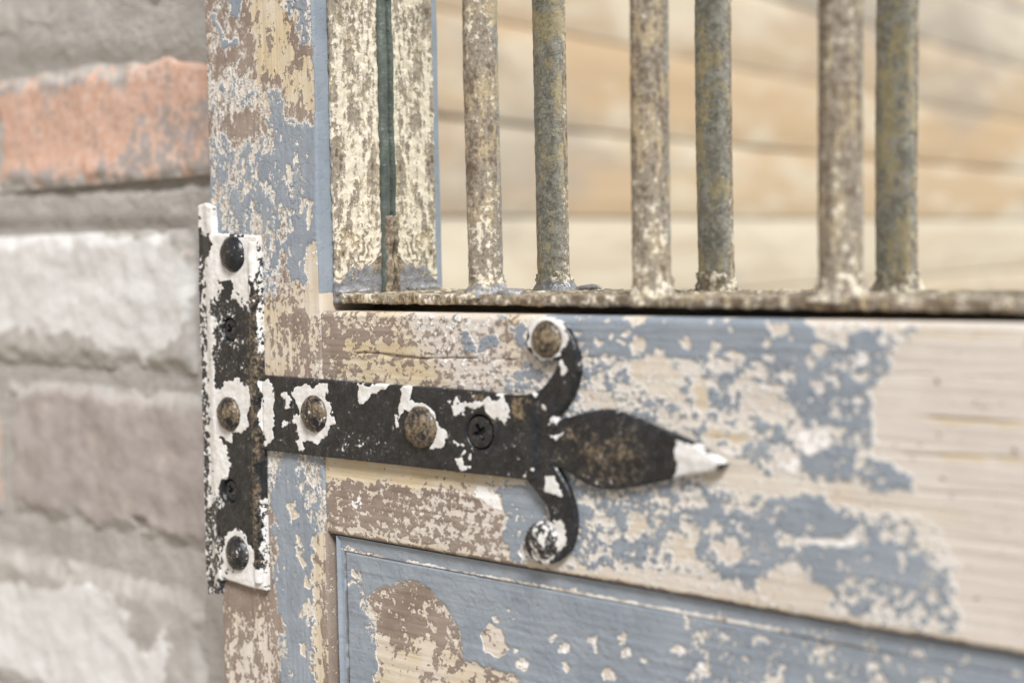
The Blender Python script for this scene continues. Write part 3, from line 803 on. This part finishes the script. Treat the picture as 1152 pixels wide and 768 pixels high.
# the blue inner jamb strip of the stile is the stile's own side; a thin rebate carries the steel
# ------------------------------------------------------------------ steel grille frame
def box_grid(name, lo, hi, step, noise, nsize, seed, attrs_fn, seg=None):
    """closed box of dense faces, skin pushed about by noise"""
    lo, hi = np.array(lo), np.array(hi); Vs = []; Fs = []; n = 0
    for ax in range(3):
        a, b = (ax + 1) % 3, (ax + 2) % 3
        ua = np.linspace(lo[a], hi[a], max(2, int((hi[a] - lo[a]) / step) + 1)); ub = np.linspace(lo[b], hi[b], max(2, int((hi[b] - lo[b]) / step) + 1))
        A, B = np.meshgrid(ua, ub, indexing='ij')
        for s in (0, 1):
            V = np.zeros((A.size, 3)); V[:, a] = A.ravel(); V[:, b] = B.ravel(); V[:, ax] = (lo, hi)[s][ax]
            idx = np.arange(A.size).reshape(A.shape) + n
            q = np.stack([idx[:-1, :-1], idx[1:, :-1], idx[1:, 1:], idx[:-1, 1:]], -1).reshape(-1, 4)
            if s == 0: q = q[:, ::-1]
            Vs.append(V); Fs.append(q); n += A.size
    V = np.concatenate(Vs); Q = np.concatenate(Fs)
    key = np.round(V / 1e-6).astype(np.int64)
    _, first, inv = np.unique(key, axis=0, return_index=True, return_inverse=True)
    V = V[first]; Q = inv.ravel()[Q]
    c = (lo + hi) / 2; half = (hi - lo) / 2
    r = min(half) * .45
    d = np.clip(np.abs(V - c) - (half - r), 0, None); L = np.linalg.norm(d, axis=1)
    sg = np.sign(V - c)
    V2 = np.where(L[:, None] > 1e-9, c + sg * (np.minimum(np.abs(V - c), half - r) + d / np.maximum(L, 1e-9)[:, None] * r), V)
    nrm = sg * d; nrm = nrm / np.maximum(np.linalg.norm(nrm, axis=1), 1e-9)[:, None]
    nn = fbm(V2, nsize, 4, seed=seed)
    V2 = V2 + nrm * (noise * nn)[:, None]
    return V2, Q, nrm

ZB_TOP = at(600, 332, Y=Y_STEEL)[2]; ZB_BOT = at(600, 344, Y=Y_STEEL)[2]
XS0, XS1 = X_JAMB + .0005, X_JAMB + .0029
Y_BACK = .0330
def steel_attrs(V, kind):
    px = proj(V); tone = .25 + .25 * fbm(V, .03, 3, seed=61); old = 0 * V[:, 0]; weld = -.4 + 0 * V[:, 0]
    if kind == 'upright':
        st = fbm(V, .0075, 4, .65, seed=62, stretch=(1, 1, 3.5))
        tone = .30 + 1.15 * st
        # brushed fan of paint strokes near the foot
        c = np.array([0, Y_STEEL + .013, ZB_TOP + .004]); dy, dz = V[:, 1] - c[1], V[:, 2] - c[2]
        ang = np.arctan2(dy, dz) + .35 * fbm(V, .006, 2, seed=66); rr = np.hypot(dy, dz)
        fan = fbm(np.stack([ang * .017, rr * .10, 0 * rr], 1), .0022, 3, seed=63)
        wf = 1 - sstep(dz, .016, .032)
        tone = tone * (1 - wf) + wf * (.25 + 1.7 * fan)
        weld = -.4 + 1.4 * (1 - sstep(dz + .005 * fbm(V, .006, 2, seed=64) + .35 * np.abs(dy - .003), .004, .011))
    if kind == 'bottom':
        tone = -.3 + 1.6 * fbm(V, .005, 3, seed=65)
    return dict(tone=tone, old=old, weld=weld, calm=np.full(len(V), 1.0 if kind == 'upright' else 0.0))
gmeshes = []
def steel(lo, hi, kind, seed, name):
    V, Q, nr = box_grid(name, lo, hi, .0007, .00055, .004, seed, None)
    return V, Q, steel_attrs(V, kind)
XR = DOOR_W - .073
parts_ = [steel((XS0, Y_STEEL, ZB_BOT), (XS1, Y_BACK, .235), 'upright', 1.5, 'u'),
          steel((XS0 + .0002, Y_STEEL + .0002, ZB_BOT), (.36, Y_BACK - .0003, ZB_TOP), 'bottom', 2.5, 'b')]
gf = empty('grille_frame', (0, 0, 0)); 
gfm = None
for k, (V, Q, A) in enumerate(parts_):
    me = mesh_np('frame_bar', V - DOFF, Q, A, sharp=None)
    if k == 0: gfm = link('grille_frame', me, door, M_CRUST)
    else: link('bottom_bar', me, gfm, M_CRUST)
bpy.data.objects.remove(gf)
def plain_box(name, lo, hi, parent, mat, off=DOFF, attrs=None):
    V, Q, nr = box_grid(name, lo, hi, .03, 0, .01, 0, None)
    A = {k: np.full(len(V), v) for k, v in (attrs or {}).items()}
    return link(name, mesh_np(name, V - off, Q, A, sharp=30), parent, mat)
plain_box('side_bar', (XS0, Y_STEEL, .2352), (XS1, Y_BACK, DOOR_TOP - .077), gfm, M_CRUST, attrs=dict(tone=.5, weld=-.4, old=0))
plain_box('bottom_bar', (.3602, Y_STEEL, ZB_BOT), (XR, Y_BACK, ZB_TOP), gfm, M_CRUST, attrs=dict(tone=.4, weld=-.4, old=0))
plain_box('top_bar', (XS1, Y_STEEL, DOOR_TOP - .081), (XR, Y_BACK, DOOR_TOP - .077), gfm, M_CRUST, attrs=dict(tone=.4, weld=-.4, old=0))
# backing board under the gap below the grille
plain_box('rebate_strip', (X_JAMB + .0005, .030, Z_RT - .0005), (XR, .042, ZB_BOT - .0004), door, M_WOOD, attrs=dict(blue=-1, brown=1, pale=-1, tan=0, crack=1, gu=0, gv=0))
# mirror
plain_box('mirror', (XS0, Y_MIRROR, ZB_BOT - .004), (XR + .01, Y_MIRROR + .004, DOOR_TOP - .07), door, M_MIRROR)
plain_box('mirror_backing', (X_JAMB + .0005, Y_MIRROR + .0045, ZB_BOT - .0045), (XR + .012, Y_MIRROR + .009, DOOR_TOP - .069), door, M_WOOD, attrs=dict(blue=-1, brown=1, pale=-1, tan=0, crack=0, gu=0, gv=0))

def tube(name, path, radii, seg, noise, nsize, seed, attrs_fn, parent, mat, cap=True, off=DOFF, aspect=None):
    path = np.asarray(path, float); n = len(path)
    T = np.gradient(path, axis=0); T /= np.linalg.norm(T, axis=1)[:, None]
    ref = np.array([0, 1., 0]) if abs(T[0][1]) < .9 else np.array([1., 0, 0])
    A = np.cross(T, ref); A /= np.linalg.norm(A, axis=1)[:, None]; B = np.cross(T, A)
    th = np.linspace(0, 2 * np.pi, seg, endpoint=False)
    nr = A[:, None, :] * np.cos(th)[None, :, None] + B[:, None, :] * np.sin(th)[None, :, None]
    V = path[:, None, :] + nr * np.asarray(radii)[:, None, None]
    nr = nr.reshape(-1, 3); V = V.reshape(-1, 3)
    V = V + nr * (noise * fbm(V, nsize, 4, seed=seed))[:, None]
    idx = np.arange(n * seg).reshape(n, seg); j = np.roll(idx, -1, 1)
    Q = np.stack([idx[:-1], j[:-1], j[1:], idx[1:]], -1).reshape(-1, 4)
    A_ = attrs_fn(V, nr) if attrs_fn else {}
    Q2 = [Q]
    if cap:
        c0, c1 = len(V), len(V) + 1
        V = np.concatenate([V, path[:1], path[-1:]])
        A_ = {k: np.concatenate([a, a[:1], a[-1:]]) for k, a in A_.items()}
        Q2.append(np.stack([idx[0][1::2], idx[0][0::2], np.full(seg // 2, c0), np.roll(idx[0][0::2], -1)], -1)[:, [0, 1, 2, 3]])
        Q2.append(np.stack([idx[-1][0::2], idx[-1][1::2], np.roll(idx[-1][0::2], -1), np.full(seg // 2, c1)], -1))
    me = mesh_np(name, V - off, np.concatenate(Q2), A_, sharp=None)
    bm = bmesh.new(); bm.from_mesh(me); bmesh.ops.recalc_face_normals(bm, faces=bm.faces); bm.to_mesh(me); bm.free()
    me.polygons.foreach_set('use_smooth', np.ones(len(me.polygons), bool))
    return link(name, me, parent, mat)

# glazing putty bead in the corner between frame and mirror, rusty lump at its foot
zs = np.arange(ZB_TOP - .001, .24, .0012)
xb = XS1 + .0002
tube('glazing_putty', np.stack([xb + .0003 * np.sin(zs * 140), np.full(len(zs), Y_MIRROR - .0015), zs], 1), np.full(len(zs), .0024), 14, .0003, .006, 3.0, None, door, M_PUTTY)
zs = np.arange(ZB_TOP - .001, at(432, 243, Y=Y_MIRROR)[2], .0009)
tube('rust_lump', np.stack([xb + .0019 + 0 * zs, np.full(len(zs), Y_MIRROR - .0014), zs], 1), .0018 + .0003 * np.sin(zs * 260), 16, .0009, .006, 4.0,
     lambda V, nr: dict(tone=-.75 + 0 * V[:, 0], old=.25 + .35 * fbm(V, .01, 2, seed=5), weld=-.5 + 0 * V[:, 0]), door, M_CRUST)

# bars with their welds
BAR_X = [at(544, 200, Y=Y_BAR)[0], at(732.5, 200, Y=Y_BAR)[0], at(946, 200, Y=Y_BAR)[0]]
sp = (BAR_X[2] - BAR_X[0]) / 2
BAR_X += [BAR_X[2] + sp * k for k in (1, 2, 3)]
for k, bx in enumerate(BAR_X):
    seen = k < 4
    zs = np.arange(ZB_TOP - .001, .24, .0010) if seen else np.array([ZB_TOP, .24])
    if seen: zs = np.concatenate([zs, [DOOR_TOP - .078]])
    else: zs = np.array([ZB_TOP, DOOR_TOP - .078])
    r = .0066 + (.0002 if k == 2 else 0)
    def ba(V, nr, k=k):
        tone = (-.16, -.24, -.36, -.1, -.1, -.1)[k] + .45 * fbm(V, .022, 3, seed=70 + k)
        tone = tone + .28 * (1 - sstep(V[:, 2], ZB_TOP + .01, ZB_TOP + .05))
        old = sstep(nr[:, 1] + .35 * fbm(V, .012, 3, seed=80 + k), -.05, .25)
        return dict(tone=tone, old=old, weld=-.6 + 0 * tone)
    wob = .0003
    path = np.stack([bx + wob * np.sin(zs * 30 + k), Y_BAR + wob * np.cos(zs * 23 + k * 2), zs], 1)
    bo = tube('bar', path, np.full(len(zs), r), 40, .00022 if seen else 0, .0035, 20 + k * 3, ba, door, M_CRUST)
    if seen:
        zz = np.linspace(-.0018, .0072, 14); t = (zz + .0018) / .009
        rr = r * (.99 + (.62, .42, .70, .5)[k] * (1 - t) ** 2.4)
        pth = np.stack([bx + (.0012, .0006, 0, 0)[k] * (1 - t), Y_BAR + 0 * t, ZB_TOP + zz], 1)
        def wa(V, nr, k=k):
            w = (.75, .25, .2, .3)[k] + .5 * fbm(V, .006, 3, seed=90 + k) - .9 * sstep(V[:, 2], ZB_TOP + .002, ZB_TOP + .0062)
            return dict(tone=.3 + 0 * w, old=0 * w, weld=w)
        wo = tube('weld', pth, rr, 36, .0015, .0042, 40 + k, wa, bo, M_CRUST)
# corner welds of the frame
for (px, py, Yw, sc) in ((385, 326, .012, (.003, .006, .0028)), (402, 324, .020, (.004, .006, .003)), (575, 327, .012, (.0055, .004, .002))):
    p_ = at(px, py, Y=Yw); p_[2] = ZB_TOP + .0003
    if px < 450: p_[0] = XS1 + .0005
    me = blob_mesh('weld', sc, .3, seed=px * .1, attrs=None)
    for nm, v in (('tone', .2), ('old', 0.), ('weld', .62)):
        a = me.attributes.new(nm, 'FLOAT', 'POINT'); a.data.foreach_set('value', np.full(len(me.vertices), v, np.float32))
    o = link('weld', me, gfm, M_CRUST); o.location = Vector(p_ - DOFF)

# ------------------------------------------------------------------ strap hinge
TH = .0030                               # thickness of the forged strap
hinge = empty('strap_hinge', (0, 0, 0))
tag(hinge, 'black iron strap hinge with domed rivets, two scrolls and a white-tipped spear point', 'hinge')
def outline(pts, y): return np.array([[at(a, b, Y=y)[0], at(a, b, Y=y)[2]] for a, b in pts])

def paint_iron(p):
    P = p.poly
    # plate
    P([(214, 226), (236, 226), (250, 700), (226, 700)], 6, white=-.10)
    P([(231, 240), (240, 240), (243, 330), (244, 440), (246, 520), (245, 560), (238, 560), (234, 420)], 4, .5, white=.55)
    P([(219, 228), (240, 226), (244, 262), (292, 264), (288, 300), (281, 322), (276, 348), (268, 336), (262, 316), (250, 312), (238, 322), (233, 285)], 5, .8, white=.7)
    P([(221, 268), (232, 266), (238, 278), (234, 290), (224, 288)], 4, .6, white=-.7)
    P([(244, 316), (249, 318), (247, 345), (243, 345)], 3, .6, white=.4)
    P([(240, 438), (252, 432), (266, 426), (279, 436), (279, 470), (270, 488), (254, 494), (242, 490)], 5, .8, white=.75)
    P([(243, 488), (250, 498), (253, 512), (258, 520), (257, 536), (246, 545), (243, 530)], 4, .8, white=.6)
    P([(236, 555), (250, 560), (250, 570), (238, 568)], 4, white=.2)
    P([(249, 625), (254, 602), (266, 596), (280, 610), (286, 636), (300, 640), (302, 668), (275, 662), (250, 652)], 5, .7, white=.7)
    P([(248, 630), (256, 640), (262, 655), (248, 652)], 4, rust=.8, white=.1)
    P([(240, 330), (276, 350), (276, 430), (258, 425), (244, 430)], 10, white=-.32)
    P([(274, 300), (292, 280), (298, 660), (286, 640), (280, 500)], 10, rust=-.05)
    P([(286, 262), (294, 262), (297, 400), (288, 400)], 4, .4, white=.05)
    P([(292, 560), (302, 560), (303, 670), (294, 670)], 4, .4, white=.1)
    # strap
    P([(293, 430), (304, 428), (307, 460), (307, 494), (296, 500), (294, 470)], 3, .5, white=.9)
    P([(327, 442), (340, 434), (352, 437), (362, 431), (372, 430), (369, 452), (373, 468), (376, 480), (366, 492), (356, 500), (344, 494), (342, 506), (336, 504), (337, 488), (330, 474), (334, 462)], 3, .6, white=.65)
    P([(317, 438), (323, 440), (327, 456), (320, 458)], 3, .5, white=.6)
    p.blob(321, 478, 4, 5, 3, white=.6)
    P([(402, 432), (440, 431), (434, 438), (418, 444), (410, 456), (400, 452)], 3, .5, white=.8)
    P([(452, 432), (462, 432), (463, 450), (480, 454), (492, 468), (496, 484), (503, 488), (500, 500), (486, 505), (484, 480), (470, 460), (456, 462), (450, 474)], 3, .4, white=.95)
    P([(444, 466), (449, 466), (449, 480), (446, 480)], 2, .4, white=.7)
    P([(500, 452), (512, 446), (520, 456), (540, 448), (570, 444), (574, 470), (566, 482), (553, 474), (540, 462), (520, 462), (506, 472)], 4, .9, white=.45)
    P([(527, 443), (542, 444), (540, 452), (529, 452)], 4, .8, white=-.2, rust=.5)
    p.blob(516, 498, 4, 4, 3, white=.6); p.blob(518, 511, 3, 4, 3, white=.5); p.blob(530, 511, 2, 3, 3, white=.5)
    P([(512, 516), (518, 517), (530, 526), (522, 529), (514, 523)], 3, .4, white=.7)
    P([(380, 480), (440, 488), (440, 520), (370, 512)], 20, white=-.33)
    P([(576, 448), (592, 448), (592, 470), (578, 470)], 6, rust=.8)
    for x, y in ((614, 462), (624, 474), (626, 488), (605, 448), (590, 536), (598, 530)): p.blob(x, y, 3, 4, 3, white=.6)
    P([(590, 362), (612, 353), (630, 360), (639, 380), (634, 398), (618, 406), (600, 402)], 4, .5, white=.55)
    P([(588, 400), (606, 404), (618, 408), (612, 420), (596, 410)], 4, rust=.4, white=-.2)
    P([(629, 406), (634, 404), (637, 416), (634, 424), (630, 424)], 3, .4, white=.7)
    P([(616, 536), (622, 534), (630, 548), (632, 558), (622, 558), (614, 550)], 3, .4, white=.8)
    P([(608, 588), (620, 588), (632, 588), (640, 600), (634, 616), (622, 630), (608, 634), (598, 630)], 5, .8, white=.35)
    P([(760, 494), (785, 500), (830, 524), (800, 540), (758, 540), (762, 520)], 3, .6, white=.9)
    P([(806, 522), (830, 520), (830, 540), (790, 540)], 4, .5, white=-.2)
    P([(636, 486), (680, 478), (716, 496), (730, 530), (690, 550), (650, 540)], 40, rust=-.05)
def iron_attrs(V, sd, dflt=None):
    d = dict(white=-.62, rust=-.75); d.update(dflt or {})
    p = Paint(V, **d); p.soft = 1.5; p.wob = p.wob * 1.25; paint_iron(p)
    n = fbm(V, .0035, 4, .6, seed=51); n2 = fbm(V, .006, 3, seed=53)
    edge = .25 * (1 - sstep(sd, 0, .0009)) * sstep(fbm(V, .01, 2, seed=54), -.2, .5)
    return dict(white=p.f['white'] + .50 * n + edge, rust=p.f['rust'] + .4 * n2)

YT = -TH
SCREWS = [(258, 371, .0054, .0026), (259, 552, .0054, .0026), (540, 486, .0066, TH)]
def screw_hole(x, z):
    h = 0 * x
    for a, b, rr, bs in SCREWS:
        c = at(a, b, Y=-bs); d = np.hypot(x - c[0], z - c[2])
        h = h - .0023 * (1 - sstep(d, rr * .90, rr * 1.02)) + .0004 * np.exp(-((d - rr * 1.18) / (.0007)) ** 2)
    return h
plate_pts = [(237, 262), (289, 265), (291, 300), (293, 400), (296, 520), (299, 664), (284, 661), (248, 650), (244, 560), (239, 420), (236, 300)]
pl = relief_plate('plate', outline(plate_pts, -.0026), 0, .0026, .0004, seed=1.0, attrs_fn=iron_attrs, hfn=screw_hole)
plate_o = link('plate', pl, hinge, M_IRON)
# the narrow flange that overhangs the stile, bent back a little
fl_pts = [(220, 231), (229, 228), (239, 233), (241, 262), (241, 300), (243, 420), (247, 560), (250, 652), (247, 668), (231, 669), (229, 640), (226, 500), (221, 330)]
xf = outline([(238, 262)], -.003)[0][0]
fl = relief_plate('flange', outline(fl_pts, -.0022), .0006, .0034, .0004, seed=2.0, attrs_fn=iron_attrs,
                  hfn=lambda x, z: -.0016 * sstep(x, xf - .002, xf - .009))
link('flange', fl, hinge, M_IRON)
# knuckle barrel along the right edge of the plate
za, zb_ = at(289, 655, Y=-.0035)[2], at(284, 272, Y=-.0035)[2]
zz = np.linspace(za, zb_, 260)
xk0, xk1 = at(290, 655, Y=-.0035)[0], at(283, 272, Y=-.0035)[0]
tube('knuckle', np.stack([xk0 + (xk1 - xk0) * (zz - za) / (zb_ - za), np.full(len(zz), -.0022), zz], 1), np.full(len(zz), .0026), 18, .00045, .006, 9.0,
     lambda V, nr: iron_attrs(V, np.ones(len(V)), dict(rust=.0)), hinge, M_IRON, off=np.zeros(3))
strap_pts = [(294, 422), (330, 424.5), (400, 430), (480, 435.5), (540, 440), (575, 445), (590, 444), (606, 440), (621, 448), (625, 470), (624, 500), (622, 522), (608, 540), (592, 540), (560, 536), (480, 527), (400, 518), (330, 510), (296, 506)]
def strap_h(x, z):
    c = at(601, 490, Y=-TH)[0]
    return screw_hole(x, z) + .0007 * np.exp(-((x - c + .0015) / .0022) ** 2) - .0006 * np.exp(-((x - c - .003) / .002) ** 2)
st = relief_plate('strap', outline(strap_pts, YT), 0, TH, .0004, edge=.0010, seed=3.0, attrs_fn=iron_attrs, hfn=strap_h)
strap_o = link('strap', st, hinge, M_IRON)
up = smooth_poly([(584, 452), (606, 440), (620, 424), (627, 408), (622, 404), (613, 407), (600, 404), (592, 394), (590, 380), (594, 366), (604, 358), (616, 356), (630, 362), (640, 374), (647, 390), (651, 408), (650, 426), (643, 446), (630, 466), (612, 476)], 1)
lw = smooth_poly([(584, 532), (604, 555), (616, 572), (618, 586), (610, 586), (600, 588), (591, 597), (588, 610), (593, 624), (604, 634), (616, 636), (630, 630), (641, 618), (646, 602), (647, 584), (643, 562), (636, 544), (626, 528), (612, 510)], 1)
scrolls = []
for pts, s_ in ((up, 4.0), (lw, 5.0)):
    me = relief_plate('scroll', outline(pts, -.0026), 0, .0026, .0004, edge=.0014, seed=s_, attrs_fn=iron_attrs)
    scrolls.append(link('scroll', me, hinge, M_IRON))
spear = smooth_poly([(610, 474), (632, 471), (656, 464), (682, 459), (706, 467), (740, 482), (775, 496), (805, 514), (817, 523), (808, 530), (775, 534), (738, 543), (700, 551), (672, 551), (650, 541), (634, 528), (610, 524)], 1)
def spear_h(x, z):
    zc = at(700, 508, Y=-.0032)[2]
    x0, x1 = at(630, 500)[0], at(810, 524)[0]
    return .0010 * np.clip(1 - np.abs(z - zc) / .014, 0, 1) * sstep(x, x0, x0 + .02)
me = relief_plate('spear_point', outline(spear, -.0030), 0, .0024, .0004, edge=.0014, seed=6.0, attrs_fn=iron_attrs, hfn=spear_h)
link('spear_point', me, hinge, M_IRON)

def dome(name, px, py, r, hgt, base, seed, white, rust, parent=hinge):
    c = at(px, py, Y=-base - hgt * .45)
    nr_, ns = 20, 48
    V = []; 
    for i in range(nr_ + 1):
        t = i / nr_ * (math.pi / 2 + .35)
        rad = r * (math.sin(t) if t < math.pi / 2 else 1.0 + .02 * (t - math.pi / 2))
        yy = -hgt * (math.cos(t) if t < math.pi / 2 else -(t - math.pi / 2) * 1.6)
        for j in range(ns):
            a = 2 * math.pi * j / ns
            V.append((rad * math.cos(a), yy, rad * math.sin(a)))
    V = np.array(V)
    n = fbm(V, .0045, 3, seed=seed)
    n2 = fbm(V, .0016, 2, seed=seed + 1)
    V = V * (1 + .05 * n + .015 * n2)[:, None]
    idx = np.arange(len(V)).reshape(nr_ + 1, ns); jx = np.roll(idx, -1, 1)
    Q = np.stack([idx[:-1], idx[1:], jx[1:], jx[:-1]], -1).reshape(-1, 4)
    A = dict(white=white + .5 * fbm(V, .004, 4, seed=seed + 2), rust=rust + .4 * n)
    me = mesh_np(name, V, Q, A, sharp=None)
    bm = bmesh.new(); bm.from_mesh(me); bmesh.ops.remove_doubles(bm, verts=bm.verts, dist=1e-6); bmesh.ops.recalc_face_normals(bm, faces=bm.faces); bm.to_mesh(me); bm.free()
    me.polygons.foreach_set('use_smooth', np.ones(len(me.polygons), bool))
    o = link(name, me, parent, M_IRON); o.location = (c[0], -base + .0006, c[2]); return o
dome('rivet', 258, 286, .0079, .0046, .0026, 1, -.62, -.6, plate_o)
dome('rivet', 254, 466, .0078, .0046, .0026, 2, -.62, .1, plate_o)
dome('rivet', 264, 623, .0078, .0046, .0026, 3, -.34, -.4, plate_o)
dome('rivet', 350, 466, .0079, .0046, TH, 4, -.5, .05, strap_o)
dome('rivet', 469.5, 481, .0083, .0050, TH, 5, -.8, .2, strap_o)
dome('rivet', 612, 382, .0068, .0040, .0026, 6, -.62, .25, scrolls[0])
dome('rivet', 609, 609, .0068, .0034, .0026, 7, -.1, -.5, scrolls[1])

# screws: heads with a cross recess, sunk in the plate, nearly flush in the strap
def screw(px, py, r, base, seed, sunk, parent):
    c = at(px, py, Y=-base)
    ns, nr_ = 96, 30; V = []
    for i in range(nr_ + 1):
        t = i / nr_
        for j in range(ns):
            a = 2 * math.pi * j / ns; x, z = r * t * math.cos(a), r * t * math.sin(a)
            y = -.0009 * math.sqrt(max(0, 1 - (t * .97) ** 2)) + (.0016 if i == nr_ else 0)
            ca, sa = math.cos(.5), math.sin(.5)
            xr, zr = (x * ca + z * sa) / r, (-x * sa + z * ca) / r
            m, l = min(abs(xr), abs(zr)), max(abs(xr), abs(zr))
            y += .0021 * max(0, min(1, (.17 - m) / .05)) * max(0, min(1, (.56 - l) / .08))
            y += .0006 * max(0, 1 - t / .6)
            V.append((x, y, z))
    V = np.array(V); idx = np.arange(len(V)).reshape(nr_ + 1, ns); jx = np.roll(idx, -1, 1)
    Q = np.stack([idx[:-1], idx[1:], jx[1:], jx[:-1]], -1).reshape(-1, 4)
    V = V + .00012 * fbm(V, .002, 2, seed=seed)[:, None] * np.array([0, 1, 0])
    me = mesh_np('screw', V, Q, dict(white=np.full(len(V), -.95), rust=np.full(len(V), -.4)), sharp=40)
    bm = bmesh.new(); bm.from_mesh(me); bmesh.ops.remove_doubles(bm, verts=bm.verts, dist=1e-6); bmesh.ops.recalc_face_normals(bm, faces=bm.faces); bm.to_mesh(me); bm.free()
    o = link('screw', me, parent, M_IRON); o.location = (c[0], -base + sunk, c[2])
screw(*SCREWS[0][:2], .0047, .0026, 1, .0013, plate_o)
screw(*SCREWS[1][:2], .0047, .0026, 2, .0013, plate_o)
screw(*SCREWS[2][:2], .0060, TH, 3, .0003, strap_o)
